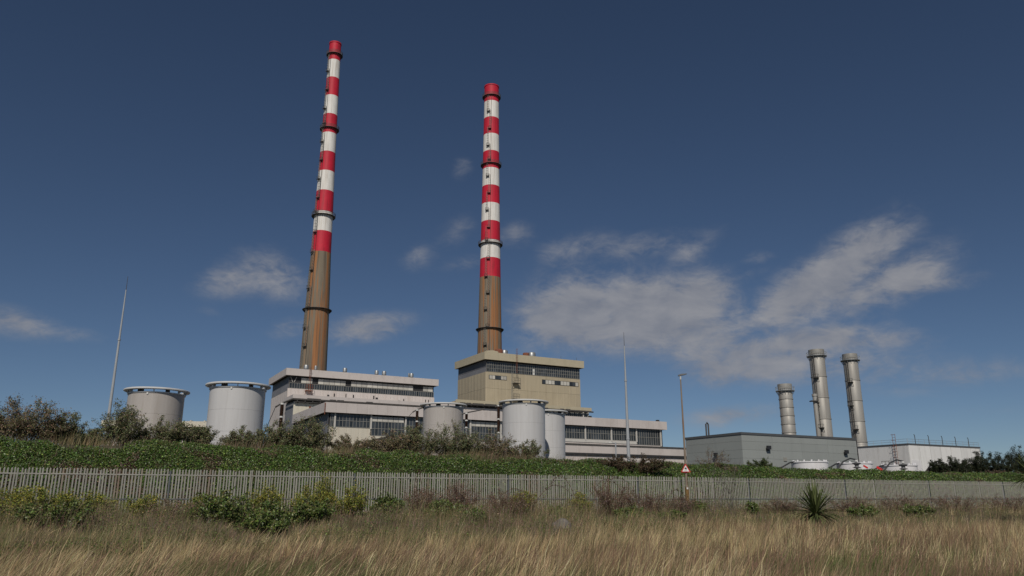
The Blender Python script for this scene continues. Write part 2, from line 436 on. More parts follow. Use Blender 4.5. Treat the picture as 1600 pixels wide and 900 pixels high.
def roof_vent(parent, x, y, z, r=.75, h=1.7, cap='gal_steel'):
    o = MB().lathe([(r * .7, z), (r * .7, z + h * .45), (r, z + h * .5), (r, z + h * .9), (r * .85, z + h), (.01, z + h * 1.03)], 16, cx=x, cy=y).build('roof_vent', cap, parent, True)
    return o

# --- boiler house with pale fascia (left)
B1 = thing('boiler_house', 'pale boiler house with flat overhanging roof at foot of left chimney', 'building', (-80.1, 273.4, 0), TH)
L1, D1 = 57.9, 29.0
MB().box(.6, L1 - 1.4, .6, D1 - .6, PZ, 45.6).build('core_wall', 'dark_core', B1)
panel_band(B1, 'wall_panel', 'pale_wall', .2, L1 - 1.1, .5, PZ, 39.7, 19)
panel_band(B1, 'wall_panel', 'pale_wall', .5, D1 - .6, .5, PZ, 39.0, 9, face='left')
panel_band(B1, 'side_panel', 'grey_louvre', .6, D1 - .6, .58, 39.1, 41.4, 7, face='left')
panel_band(B1, 'side_panel', 'dark_cladding', .6, D1 - .6, .60, 41.5, 44.1, 7, thick=.05, face='left')
window_strip(B1, .8, L1 - 1.4, .55, 39.8, 41.7, 62, 1)
dark = [(0.5, 3.8), (9.2, 10.6), (22.0, 23.6), (48.5, 51.2)]
x = .8; k = 0
while x < L1 - 3:
    xe = min(x + 2.05, L1 - 1.4)
    if not any(a - .6 < x + .5 < b for a, b in dark): piece('upper_panel', 'glass_pale', B1, x, xe - .12, .45, .57, 41.9, 43.7)
    x = xe; k += 1
mb = MB(); mb.tube([(1.0, .5, 43.9), (1.9, .5, 42.0)], .1, 4); mb.tube([(3.2, .5, 43.9), (2.4, .5, 42.0)], .1, 4); mb.build('brace', 'column_white', B1)
mb = MB(); O = 1.0
mb.box(-O, L1, -O, 0.0 - .35, 44.2, 46.7); mb.box(-O, -.35, -.35, D1, 44.2, 46.7); mb.box(-.35, L1, D1 - .6, D1, 44.2, 46.7); mb.box(L1 - .6, L1, -.35, D1 - .6, 44.2, 46.7)
mb.build('fascia', 'pale_fascia', B1)
MB().box(-.35, L1 - .6, -.35, D1 - .6, 45.2, 46.0).build('roof', 'roofing', B1)
for vx, vr in ((6.9, .9), (10.4, .5), (21.4, .8), (33.8, .75), (36.8, .8), (48.0, .8), (46.9, .3)): roof_vent(B1, vx, 3.0, 46.0, vr, 2.9)
mb = MB(); ladder(mb, 7.5, -1.4, 38.0, 47.6); mb.build('roof_ladder', 'rust', B1)
mb = MB(); mb.box(6.3, 8.7, -1.5, .3, 39.0, 39.2)
for q in (6.3, 7.1, 7.9, 8.7): mb.tube([(q, -1.5, 39.2), (q, -1.5, 41.2)], .08, 4)
for zz in (40.2, 41.2): mb.tube([(6.3, -1.5, zz), (8.7, -1.5, zz)], .07, 4)
mb.tube([(6.3, -1.5, 39.0), (6.3, .3, 36.4)], .09, 4); mb.tube([(8.7, -1.5, 39.0), (8.7, .3, 36.4)], .09, 4)
mb.build('landing', 'rust', B1)
for vx, vz, w, h in ((14.6, 37.2, .7, 1.0), (17.0, 37.3, .35, 1.5), (21.4, 37.4, .25, 1.6), (24.2, 37.3, .35, 1.5), (32.0, 37.0, .4, 1.9), (33.0, 37.4, .8, .9), (42.0, 36.8, .6, .9), (44.0, 37.0, .3, 1.4), (53.0, 37.2, .25, 1.5), (54.2, 37.2, .25, 1.5), (55.8, 36.9, .7, .8)):
    piece('wall_vent', 'dark_core', B1, vx, vx + w, .18, .42, vz, vz + h)

# --- tall tan boiler house
B2 = thing('tall_boiler_house', 'tall tan clad boiler house with glazed band at foot of right chimney', 'building', (-10.8, 311.1, 0), TH)
L2, D2 = 47.6, 28.5
MB().box(.6, L2 - 1.6, .6, D2 - .6, PZ, 58.6).build('core_wall', 'dark_core', B2)
for z0, z1 in ((PZ, 31.0), (31.06, 45.0), (45.06, 51.7)):
    panel_band(B2, 'wall_panel', 'tan_wall', .2, L2 - 1.3, .5, z0, z1, 15, gap=.04)
    panel_band(B2, 'wall_panel', 'tan_wall', .5, D2 - .6, .5, z0, z1, 9, gap=.04, face='left')
panel_band(B2, 'side_panel', 'grey_louvre', .6, D2 - .6, .58, 51.5, 53.6, 7, face='left')
panel_band(B2, 'side_panel', 'dark_cladding', .6, D2 - .6, .60, 53.7, 56.5, 7, thick=.05, face='left')
window_strip(B2, .8, L2 - 1.5, .55, 51.9, 56.0, 44, 3, open_=((21, 1), (21, 0)))
mb = MB()
mb.box(-O, L2, -O, -.35, 56.6, 59.7); mb.box(-O, -.35, -.35, D2, 56.6, 59.7); mb.box(-.35, L2, D2 - .6, D2, 56.6, 59.7); mb.box(L2 - .6, L2, -.35, D2 - .6, 56.6, 59.7)
mb.build('fascia', 'tan_fascia', B2)
MB().prism([(-.6, 59.72), (.2, 60.2), (3.0, 60.5), (5.2, 60.2), (5.4, 59.72)], -.95, -.5).build('raised_coping', 'tan_fascia', B2)
MB().box(-.35, L2 - .6, -.35, D2 - .6, 57.4, 58.6).build('roof', 'roofing', B2)
for vx, vr, vh, c in ((8.2, 1.7, 3.6, 'rust'), (10.8, 1.5, 3.4, 'gal_steel'), (21.3, 1.4, 3.2, 'rust'), (24.1, 1.7, 3.6, 'gal_steel')): roof_vent(B2, vx, 4.0, 58.6, vr, vh, c)
for x0, x1, z0, z1, n in ((1.9, 9.9, 48.9, 50.3, 6), (27.1, 45.2, 48.6, 50.2, 12)):
    MB().box(x0 - .15, x1 + .15, .30, .49, z0 - .15, z1 + .15).build('window_surround', 'dark_core', B2)
    w = (x1 - x0) / n
    for i in range(n): piece('pane', 'glass_pale' if (i * 7 + n) % 5 in (1, 3, 4) else 'glass', B2, x0 + i * w + .08, x0 + (i + 1) * w - .08, .22, .31, z0, z1)
mb = MB(); ladder(mb, 12.3, -.1, 34.0, 52.0); mb.build('wall_ladder', 'mullion', B2)
mb = MB(); ladder(mb, 13.8, -1.4, 52.0, 62.0); mb.build('roof_ladder', 'rust', B2)
for lx, lz in ((12.8, 47.6), (12.4, 41.0)):
    mb = MB(); mb.box(lx - .3, lx + 2.6, -1.6, .3, lz, lz + .2)
    for q in (0, .7, 1.4, 2.1, 2.9): mb.tube([(lx - .3 + q, -1.6, lz + .2), (lx - .3 + q, -1.6, lz + 2.2)], .07, 4)
    for zz in (1.1, 2.2): mb.tube([(lx - .3, -1.6, lz + zz), (lx + 2.6, -1.6, lz + zz)], .06, 4)
    mb.tube([(lx - .3, -1.6, lz), (lx - .3, .3, lz - 2)], .08, 4); mb.tube([(lx + 2.6, -1.6, lz), (lx + 2.6, .3, lz - 2)], .08, 4)
    mb.build('landing', 'dark_steel', B2)
for vx in (1.5, 20.0, 36.0, 44.0): MB().tube([(vx, -.6, 59.6), (vx, -.6, 61.0)], .07, 4).build('roof_rod', 'dark_steel', B2)

# --- bunker bay between hall and boiler houses
def site(a, b): return (a * CT - b * ST, a * ST + b * CT, 0)
MID = thing('bunker_bay', 'long pale bunker bay with pipes under its parapet behind the hall', 'building', (-73.8, 260.8, 0), TH)
LM, DM = 120.5, 13.6
MB().box(.5, LM - .8, .5, DM, PZ, 34.2).build('core_wall', 'dark_core', MID)
panel_band(MID, 'wall_panel', 'cream_wall', .0, 60.0, .42, 26.0, 33.0, 14)
panel_band(MID, 'wall_panel', 'pale_wall', 60.0, 96.0, .42, 26.0, 34.9, 9)
panel_band(MID, 'side_panel', 'grey_louvre', .3, DM, .42, PZ, 33.6, 4, face='left')
window_strip(MID, 96.0, LM - 1.0, .40, 30.6, 35.4, 24, 2)
MB().box(60.2, LM - .8, .5, DM - .2, 34.2, 36.4).build('core_wall', 'dark_core', MID)
mb = MB(); mb.box(59.8, LM + .4, -.66, -.02, 36.35, 37.6); mb.box(59.8, LM + .4, -.02, DM, 36.45, 37.1); mb.build('upper_fascia', 'tan_fascia', MID)
MB().tube([(60, -1.05, 35.9), (LM + .9, -1.05, 35.9)], .32, 6).build('pipe', 'dark_steel', MID)
for q in (96.0, 106.0, 117.2, LM - .9): piece('column', 'column_white', MID, q - .25, q + .25, -.1, .23, 28.4, 35.8)
mb = MB(); mb.box(-.6, 59.7, -.6, 0, 34.45, 35.7); mb.box(-.6, 0, 0, DM, 34.45, 35.7); mb.box(0, 59.7, 0, DM, 34.4, 35.0); mb.build('fascia', 'pale_fascia', MID)
mb = MB(); mb.tube([(-1.0, -1.0, 34.0), (59.5, -1.0, 33.9)], .28, 6); mb.tube([(-1.0, -1.0, 34.0), (-1.0, DM, 34.0)], .28, 6); mb.build('pipe', 'dark_steel', MID)
MB().tube([(0, -.8, 33.2), (25, -.8, 33.1)], .16, 6).build('pipe', 'dark_steel', MID)
q = .8
while q < LM - 1:
    piece('pipe_bracket', 'dark_steel', MID, q, q + .25, -1.1, -.05, (33.2 if q < 25 else 33.5) + (1.9 if q > 60 else 0), 34.4 + (1.9 if q > 60 else 0))
    if rnd.random() < .45: piece('pipe_valve', 'dark_steel', MID, q + .8, q + 2.4 + rnd.random(), -1.25, -.8, 34.1 + (1.9 if q > 59 else 0), 34.6 + (1.9 if q > 59 else 0))
    q += 2.6
MB().tube([(5.6, .2, 28.0), (5.6, .2, 32.0)], .35, 6).build('rust_stain_pipe', 'rust', MID)

# --- long turbine hall
HA = thing('turbine_hall', 'long low turbine hall with deep pale parapet and ribbon windows', 'building', (-53.8, 225.1, 0), TH)
LH, DH = 125.2, 40.0
MB().box(.6, LH - 1.2, .6, DH, PZ, 27.6).build('core_wall', 'dark_core', HA)
mb = MB(); mb.box(-.8, LH, -.8, -.2, 25.9, 28.7); mb.box(-.8, -.2, -.2, DH, 25.9, 28.7); mb.box(LH - .6, LH, -.2, DH, 25.9, 28.7); mb.build('parapet', 'pale_fascia', HA)
panel_band(HA, 'parapet_panel', 'pale_fascia', -.8, LH, -.802, 25.85, 28.75, 40, thick=.06, gap=.04)
panel_band(HA, 'parapet_panel', 'pale_fascia', -.8, DH, -.802, 25.85, 28.75, 12, thick=.06, gap=.04, face='left')
MB().box(-.2, LH - .6, -.2, DH, 26.6, 27.8).build('roof', 'roofing', HA)
cols = [2.5 + i * 10.95 for i in range(12)]
panel_band(HA, 'wall_panel', 'pale_wall', .3, DH, .5, PZ, 19.4, 9, face='left')
panel_band(HA, 'side_panel', 'grey_louvre', .3, DH, .55, 19.5, 22.3, 10, face='left')
panel_band(HA, 'side_panel', 'dark_cladding', .3, DH, .58, 22.4, 25.8, 10, thick=.06, face='left')
bays = [(0, .9, cols[0], 21.9, 0)] + [(i + 1, cols[i], cols[i + 1], 21.4, 0) for i in range(11)]
for i, a, b_, zb, _ in bays:
    pan = i in (2, 5)
    z0 = 19.8 if pan else (20.2 if i == 11 else (21.9 if i < 2 else 21.4))
    if i in (3, 4): z0 = 20.6
    zt = 23.9 if pan else 25.6
    window_strip(HA, a + .3, b_ - .3, .45, z0, zt, max(2, int((b_ - a) / 1.0)), 2)
    if pan: panel_band(HA, 'upper_panel', 'glass_pale', a + .3, b_ - .5, .5, 24.0, 25.4, 6, gap=.12)
    panel_band(HA, 'wall_panel', 'cream_wall' if i < 5 else 'pale_wall', a, b_, .5, PZ, z0 - 1.1 if 4 < i < 11 else z0 - .1, 3)
    if 4 < i < 11: piece('sill_band', 'column_white', HA, a + .01, b_ - .01, .18, .5, z0 - 1.08, z0 - .1)
    piece('column', 'column_white', HA, b_ - .22, b_ + .22, .05, .36, z0 - .3, 25.85)
MB().tube([(-.95, -.95, 28.5), (-.95, -.95, 25.2)], .14, 6).build('downpipe', 'rust', HA)
for vx in (92.0, 121.8): piece('roof_hood', 'dark_core', HA, vx, vx + .9, .2, 1.2, 28.0, 29.4)
mb = MB(); mb.tube([(62, 3, 27.8), (62, 3, 31.5)], .16, 6); mb.tube([(67.0, 3, 27.8), (67.0, 3, 31.2)], .16, 6); mb.build('roof_flue', 'dark_steel', HA)

# --- low annexe in front of the hall
AN = thing('low_annexe', 'low pale annexe with dark coping lines in front of the hall', 'building', site(73.1, 205.0), TH)
LA, DA = 150.0, 17.4
MB().box(.3, LA, .3, DA, PZ, 16.6).build('core_wall', 'dark_core', AN)
panel_band(AN, 'wall_panel', 'pale_wall', 0, LA, .2, PZ, 14.75, 32)
panel_band(AN, 'fascia_panel', 'pale_fascia', -.3, LA, -.3, 15.45, 17.7, 32, thick=.15)
panel_band(AN, 'fascia_panel', 'pale_fascia', -.3, DA, -.3, 14.9, 17.7, 4, thick=.15, face='left')
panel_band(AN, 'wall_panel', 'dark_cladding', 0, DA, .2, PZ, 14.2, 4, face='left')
MB().box(-.29, LA, -.29, DA, 15.2, 17.2).build('roof', 'roofing', AN)
mb = MB(); mb.box(-.6, LA, -.6, -.31, 17.72, 18.25); mb.box(-.6, -.31, -.31, DA, 17.72, 18.25); mb.build('coping', 'dark_steel', AN)
mb = MB(); mb.box(-.5, LA, -.45, .05, 14.8, 15.4); mb.build('string_course', 'dark_core', AN)

# --- distant low building between the two left tanks
FB = thing('yard_building', 'low cream roofed yard building glimpsed between the two left tanks', 'building', (-88.0, 168.0, 0), R(8))
MB().box(.3, 25.7, .3, 11.7, PZ, 16.9).build('core_wall', 'dark_core', FB)
panel_band(FB, 'wall_panel', 'pale_wall', 0, 26, .25, PZ, 14.0, 9)
window_strip(FB, .5, 25.5, .2, 14.2, 16.2, 12, 1)
MB().box(-.6, 26.6, -.6, 12.4, 16.8, 18.0).build('roof_slab', 'cream_wall', FB)
for i in range(9): piece('roof_rib', 'cream_wall', FB, .2 + i * 2.9, .5 + i * 2.9, -.66, 12.3, 17.8, 18.2)

# ------------------------------------------------------------------ chimneys
BANDS = [206.0, 197.1, 187.9, 178.7, 169.3, 160.0, 150.7, 141.4, 132.0, 122.1, 113.1, 103.7]
def chimney(label, loc, prof, ladder_az, landings):
    t = thing('chimney', label, 'chimney', loc, 0, 'twin red and white banded chimneys')
    rad = lambda z: float(np.interp(z, [p[0] for p in prof], [p[1] for p in prof]))
    for i in range(len(BANDS) - 1):
        z1, z0 = BANDS[i], BANDS[i + 1]
        red = i % 2 == 0
        MB().lathe([(rad(z0 + (z1 - z0) * k / 3), z0 + (z1 - z0) * k / 3) for k in range(4)], 64).build('red_band' if red else 'white_band', 'red_paint' if red else 'white_paint', t, True)
    sh = MB().lathe([(rad(z), z) for z in (PZ, 20, 40, 55, 65, 75, 85, 95, 103.7)], 64).build('concrete_shaft', 'old_concrete', t, True)
    r = rad(206)
    MB().lathe([(r, 205.9), (r + .2, 205.95), (r + .2, 206.5), (r - .5, 206.5), (r - .5, 198)], 64).build('top_rim', 'red_paint', t, True)
    mb = MB()
    for j in range(28):
        a = 2 * math.pi * j / 28
        mb.tube([((r + .1) * math.cos(a), (r + .1) * math.sin(a), 206.45), ((r + .1) * math.cos(a), (r + .1) * math.sin(a), 206.9)], .07, 4)
    mb.build('rim_spikes', 'dark_steel', t)['kind'] = 'stuff'
    for zp, w in ((200.1, 1.0), (162.2, 1.05), (120.4, 1.15), (78.4, 1.1)):
        r = rad(zp)
        pl = MB().lathe([(r - .05, zp), (r + w, zp), (r + w, zp + .18), (r - .05, zp + .18)], 64).build('platform', 'dark_steel', t, True)
        mb = MB()
        n = 26
        for j in range(n):
            a = 2 * math.pi * j / n; c, s = math.cos(a), math.sin(a)
            mb.tube([((r + w - .1) * c, (r + w - .1) * s, zp - .02), ((r + .02) * c, (r + .02) * s, zp - 1.1)], .07, 4)
        mb.build('brackets', 'dark_steel', pl)['kind'] = 'stuff'
        if zp > 100:
            mb = MB()
            for j in range(n * 2):
                a = 2 * math.pi * j / (n * 2); c, s = math.cos(a), math.sin(a)
                mb.tube([((r + w - .06) * c, (r + w - .06) * s, zp + .2), ((r + w - .06) * c, (r + w - .06) * s, zp + 1.4)], .05, 3)
            for hh in (.75, 1.4): mb.lathe([(r + w - .12, zp + hh), (r + w, zp + hh), (r + w, zp + hh + .1), (r + w - .12, zp + hh + .1)], 64, True)
            mb.build('railing', 'dark_steel', pl)
    # access ladder in flights, stepping sideways at each small landing
    for i in range(len(landings) - 1):
        z1, z0 = landings[i], landings[i + 1]
        az = ladder_az + (R(7) if i % 2 else R(-7))
        mb = MB()
        zz = np.linspace(z0, z1 + 1.0, 9)
        for s in (-1, 1):
            mb.tube([((rad(z) + .35) * math.cos(az) - s * .32 * math.sin(az), (rad(z) + .35) * math.sin(az) + s * .32 * math.cos(az), z) for z in zz], .07, 4)
        for z in np.arange(z0, z1, 1.3):
            rr = rad(z) + .35; c, s_ = math.cos(az), math.sin(az)
            mb.tube([(rr * c + .45 * s_, rr * s_ - .45 * c, z), ((rr + .7) * c + .35 * s_, (rr + .7) * s_ - .35 * c, z), ((rr + .7) * c - .35 * s_, (rr + .7) * s_ + .35 * c, z), (rr * c - .45 * s_, rr * s_ + .45 * c, z)], .045, 3, False)
        mb.build('ladder', 'mullion', t)
    for i, z in enumerate(landings[1:-1]):
        az = ladder_az + (R(5) if i % 2 else R(-5)); r = rad(z); c, s = math.cos(az), math.sin(az)
        mb = MB().box(-.1, 1.0, -.8, .8, 0, .14)
        for yy in (-.75, .75):
            mb.tube([(.95, yy, 0), (-.05, yy, -1.1)], .07, 4)
            for xx in (.2, .95): mb.tube([(xx, yy, .1), (xx, yy, 1.25)], .05, 4)
            mb.tube([(.1, yy, 1.25), (.95, yy, 1.25)], .05, 4)
        mb.tube([(.95, -.75, 1.25), (.95, .75, 1.25)], .05, 4); mb.tube([(.95, -.75, .7), (.95, .75, .7)], .05, 4)
        o = mb.build('landing', 'dark_steel', t); o.location = (r * c, r * s, z); o.rotation_euler = (0, 0, az)
    MB().tube([((rad(z) + .2) * math.cos(ladder_az + .25), (rad(z) + .2) * math.sin(ladder_az + .25), z) for z in np.linspace(55, 200, 12)], .07, 4).build('conduit', 'dark_steel', t)
    return t
LAND = [199, 190.6, 180.9, 171.5, 164.0, 155.0, 146.0, 137.0, 128.0, 121.5, 112.0, 103.2, 95.0, 87.0, 78.8, 70.0, 62.0, 54.0]
chimney('red and white banded chimney rising behind the pale boiler house', (-82.5, 316, 0), [(1.5, 6.4), (53, 5.55), (79, 5.0), (103.7, 4.2), (122, 3.95), (150, 3.35), (178, 3.0), (207, 2.62)], R(-90 - 34), LAND)
chimney('red and white banded chimney rising behind the tall tan boiler house', (-10.5, 355, 0), [(1.5, 6.7), (68, 5.8), (78, 5.55), (103.7, 5.05), (122, 4.75), (150, 4.3), (178, 3.95), (207, 3.65)], R(-90 - 14), LAND)

# ------------------------------------------------------------------ steel flue stacks at the right
def stack(label, loc, rad, top, nring, lad=True, group='steel flue stacks'):
    t = thing('flue_stack', label, 'flue stack', loc, 0, group)
    z = np.linspace(6.0, top - 2.2, nring + 1)
    for i in range(nring):
        MB().lathe([(rad, z[i]), (rad, z[i + 1] - .06), (rad - .04, z[i + 1])], 48).build('section', 'stack_steel', t, True)
        MB().lathe([(rad - .02, z[i] - .12), (rad + .14, z[i] - .12), (rad + .14, z[i] + .12), (rad - .02, z[i] + .12)], 48, True).build('flange', 'stack_steel', t, True)
    MB().lathe([(rad, top - 2.2), (rad + .1, top - 2.0), (rad + .1, top), (rad - .3, top), (rad - .3, top - 3)], 48).build('crown', 'stack_steel', t, True)
    pl = MB().lathe([(rad, top - 2.3), (rad + .8, top - 2.3), (rad + .8, top - 2.15), (rad, top - 2.1)], 48, True).build('platform', 'gal_steel', t, True)
    mb = MB()
    for j in range(30):
        a = 2 * math.pi * j / 30; c, s = math.cos(a), math.sin(a)
        mb.tube([((rad + .76) * c, (rad + .76) * s, top - 2.2), ((rad + .76) * c, (rad + .76) * s, top - 1.0)], .04, 3)
        if j % 2: mb.tube([((rad + .7) * c, (rad + .7) * s, top - 2.3), (rad * c, rad * s, top - 3.6)], .06, 3)
    mb.lathe([(rad + .73, top - 1.0), (rad + .8, top - 1.0), (rad + .8, top - .93), (rad + .73, top - .93)], 48, True)
    mb.build('railing', 'gal_steel', pl)
    if lad:
        az = R(-90 - 50); c, s = math.cos(az), math.sin(az)
        mb = MB(); ladder(mb, (rad + .25) * c, (rad + .25) * s, 8, top - 2, (c, s), .6, True, .8); mb.build('ladder', 'dark_steel', t)
        for k, zz in enumerate(np.linspace(16, top - 10, 4)):
            a2 = az + (R(12) if k % 2 else R(-4))
            mb = MB().box(-.1, 1.3, -.8, .8, 0, .15)
            for yy in (-.75, .75):
                mb.tube([(1.2, yy, 0), (0, yy, -1.3)], .07, 4); mb.tube([(1.25, yy, .1), (1.25, yy, 1.2)], .05, 4); mb.tube([(0, yy, 1.2), (1.25, yy, 1.2)], .05, 4)
            mb.tube([(1.25, -.75, 1.2), (1.25, .75, 1.2)], .05, 4)
            o = mb.build('landing', 'dark_steel', t); o.location = (rad * math.cos(a2), rad * math.sin(a2), zz); o.rotation_euler = (0, 0, a2)
    return t
stack('short ribbed steel flue stack, left of the three', (88.9, 250, 0), 2.15, 37.6, 11, False)
stB = stack('tallest steel flue stack with side platform, middle of the three', (105.2, 262, 0), 2.5, 51.2, 6)
az = R(-90 - 58); MB().lathe([(.75, 6), (.75, 35.0), (.9, 35.0), (.9, 35.8), (.01, 35.9)], 20, cx=3.3 * math.cos(az), cy=3.3 * math.sin(az)).build('side_flue', 'stack_steel', stB, True)
MB().box(-4.6, -2.2, -3.2, -1.2, 33.2, 33.5).build('side_platform', 'dark_steel', stB)
stack('steel flue stack with ladder rising beside the white panelled block', (116.6, 262, 0), 2.35, 49.7, 6)

# ------------------------------------------------------------------ grey shed and white block at the right
SH = thing('grey_shed', 'flat grey panelled shed in front of the steel stacks', 'building', (42.9, 145.9, 0), TH)
LS, DS = 31.9, 15.6
MB().box(.1, LS - .1, .1, DS - .1, PZ, 13.0).build('core_wall', 'dark_core', SH)
zr = [PZ, 4.4, 5.9, 7.4, 8.95, 10.5, 12.05, 13.25]
xj = [0.0, 7.9, 15.8, 23.3, LS]
for i in range(len(zr) - 1):
    for j in range(4): piece('panel', 'shed_panel', SH, xj[j] + .015, xj[j + 1] - .015, 0, .099, zr[i] + .012, zr[i + 1] - .012)
    for j in range(2): piece('panel', 'shed_panel', SH, 0, .099, .1 + j * 7.75 + .015, .1 + (j + 1) * 7.75 - .015, zr[i] + .012, zr[i + 1] - .012)
mb = MB(); mb.box(-.12, LS + .1, -.12, .1, 13.27, 13.7); mb.box(-.12, .1, .1, DS, 13.27, 13.7); mb.box(.1, LS + .1, .1, DS, 13.1, 13.45); mb.build('roof_trim', 'shed_trim', SH)
for fx, fz in ((6.3, 11.0), (28.0, 10.8)):
    mb = MB().box(fx - .45, fx + .45, -.75, -.35, fz - .35, fz + .35); mb.tube([(fx, -.35, fz), (fx + .1, -.01, fz - .3)], .1, 6); mb.box(fx - .2, fx + .3, -.25, -.01, fz - .55, fz - .1)
    mb.build('floodlight', 'cable_black', SH)
mb = MB().box(-.7, -.3, 6.2, 7.0, 9.6, 10.2); mb.tube([(-.3, 6.6, 9.9), (0, 6.6, 9.7)], .1, 6); mb.build('floodlight', 'cable_black', SH)
piece('wall_box', 'mullion', SH, 10.5, 11.3, -.15, -.01, 8.6, 9.3)
mb = MB(); mb.tube([(2.0, 11.5, 13.3), (2.0, 11.5, 16.2), (2.4, 11.6, 16.5), (2.8, 11.7, 16.2), (2.8, 11.7, 13.3)], .16, 6); mb.build('roof_vent_pipe', 'dark_steel', SH)

WB = thing('white_block', 'white panelled block with leaning rail posts on its roof edge', 'building', (99.0, 195.4, 0), TH)
LW, DW = 29.9, 14.7
MB().box(.1, LW - .1, .1, DW - .1, PZ, 14.7).build('core_wall', 'dark_core', WB)
for i in range(7): piece('panel', 'white_panel', WB, i * LW / 7 + .06, (i + 1) * LW / 7 - .06, 0, .099, PZ, 14.6)
for i in range(5): piece('panel', 'white_panel', WB, 0, .099, .1 + i * 2.92 + .02, .1 + (i + 1) * 2.92 - .02, PZ, 14.6)
piece('patch_panel', 'small_tank_white', WB, .4, 4.0, -.06, -.01, 7.8, 10.9)
mb = MB(); mb.box(-.1, LW + .1, -.1, .1, 14.62, 15.0); mb.box(-.1, .1, .1, DW, 14.62, 15.0); mb.box(.1, LW + .1, .1, DW, 14.5, 14.8); mb.build('roof_trim', 'shed_trim', WB)
for i, px_ in enumerate((3.1, 8.6, 14.2, 19.8, 25.4)):
    MB().tube([(px_, .1, 15.0), (px_, .1, 17.0), (px_ - .25, .1, 17.3)], .09, 5).build('roof_lamp', 'dark_steel', WB)
mb = MB()
for zz in (15.55, 16.1): mb.tube([(0, .2, zz), (LW, .2, zz)], .03, 4); mb.tube([(0, .2, zz), (0, DW, zz)], .03, 4)
for i in range(14): mb.tube([(i * LW / 13, .2, 14.9), (i * LW / 13, .2, 16.1)], .035, 4)
for i in range(7): mb.tube([(0, i * DW / 6, 14.9), (0, i * DW / 6, 16.1)], .035, 4)
mb.build('railing', 'gal_steel', WB)
mb = MB(); ladder(mb, -.5, 3.4, 4.0, 17.5, (-1, 0), .8, True, .7); mb.build('wall_ladder', 'rust', WB)
mb = MB().box(-2.0, -.1, 3.6, 6.6, 9.0, 9.2)
for yy in (3.6, 4.6, 5.6, 6.6): mb.tube([(-2, yy, 9.2), (-2, yy, 10.8)], .06, 4)
for zz in (10, 10.8): mb.tube([(-2, 3.6, zz), (-2, 6.6, zz)], .06, 4)
mb.tube([(-2, 6.6, 9.0), (-.1, 9.6, 6.0)], .14, 4); mb.tube([(-2, 3.6, 9.0), (-.1, 6.6, 6.0)], .14, 4); mb.build('stair', 'dark_steel', WB)

# ------------------------------------------------------------------ round tanks with stand-off rims
def tank(label, loc, rad, top, m):
    t = thing('round_tank', label, 'tank', loc, 0, 'round tanks with stand-off rims')
    z0 = PZ
    zs = np.linspace(z0, top - .80, 6)
    for i in range(5):
        MB().lathe([(rad, zs[i] + .008), (rad, zs[i + 1] - .008)], 96).build('shell_course', m, t, True)
    MB().lathe([(rad - .03, z0), (rad - .03, top - .85)], 64).build('inner_shell', 'dark_steel', t, True)
    MB().lathe([(rad - .1, top - .80), (rad + .14, top - .80), (rad + .14, top - .64), (rad - .1, top - .64)], 96, True).build('top_flange', 'tank_rim', t, True)
    MB().lathe([(rad - .12, top - 1.2), (rad * .6, top - 1.5), (.01, top - 1.6)], 64).build('inner_cap', 'mullion', t, True)
    MB().lathe([(rad - .20, top - .26), (rad + .64, top - .30), (rad + .74, top - .24), (rad + .74, top - .08), (rad + .64, top), (rad - .20, top - .04)], 96, True).build('rim', 'tank_rim', t, True)
    for j in range(13):
        a = 2 * math.pi * (j + .4) / 13; w = (.06, .30, .06, .12, .45)[j % 5]
        mb = MB().box(rad - .16, rad + .12, -w, w, top - .64, top - .29); mb.prism([(rad + .12, top - .64), (rad + .46, top - .32), (rad + .12, top - .32)], -.05, .05)
        o = mb.build('rim_bracket', 'tank_rim' if w < .3 else 'dark_steel', t); o.rotation_euler = (0, 0, a)
    mb = MB(); mb.box(rad - .02, rad + .12, -.12, .12, top - 1.1, top - .81); o = mb.build('lug', 'fitting', t); o.rotation_euler = (0, 0, R(-84))
    return t
tank('leftmost round tank, brownish grey with stand-off rim, beside the tall mast', (-56.8, 123, 0), 4.15, 18.35, 'tank_grey')
tank('light grey round tank just left of the pale boiler house', (-42.8, 120, 0), 4.12, 18.75, 'tank_white')
tank('pale round tank half hidden by bushes left of the tan boiler house', (-14.1, 159, 0), 4.1, 20.3, 'tank_grey')
tank('light grey round tank in front of the tan boiler house', (2.25, 149, 0), 4.1, 19.7, 'tank_white')
tank('bluish white round tank peeking out behind another tank', (7.0, 163, 0), 4.1, 19.3, 'tank_white')

def bushing(label, x, y, zt, zb, arm, drop=None):
    t = thing('insulator_post', label, 'insulator', (x, y, 0), 0, 'brown insulators beside the tanks')
    MB().tube([(0, 0, PZ), (0, 0, zb)], .16, 8).build('support_post', 'gal_steel', t, True)
    h = zt - zb
    for k in range(2):
        a = zb + k * h / 2 + .12; e = zb + (k + 1) * h / 2 - .12; prof = [(.05, a)]
        n = 9
        for i in range(n):
            zz = a + (e - a) * i / n; prof += [(.26, zz), (.34, zz + (e - a) / n * .35), (.24, zz + (e - a) / n * .6)]
        prof += [(.05, e)]
        MB().lathe(prof, 14).build('insulator', 'insulator_brown', t, True)
        MB().lathe([(.05, a - .24), (.3, a - .24), (.3, a), (.05, a)], 12).build('fitting', 'fitting', t, True)
    MB().lathe([(.05, zt - .12), (.3, zt - .12), (.3, zt + .15), (.02, zt + .2)], 12).build('fitting', 'fitting', t, True)
    MB().tube([(-arm[0] * .6, -arm[1] * .6, zt - arm[2] * .6), (0, 0, zt + .15), arm and (arm[0], arm[1], zt + arm[2])], .14, 6).build('busbar', 'dark_steel', t)
    if drop:
        MB().tube([(-arm[0] * .6, -arm[1] * .6, zt - arm[2] * .6), drop], .05, 5).build('drop_cable', 'cable_black', t)
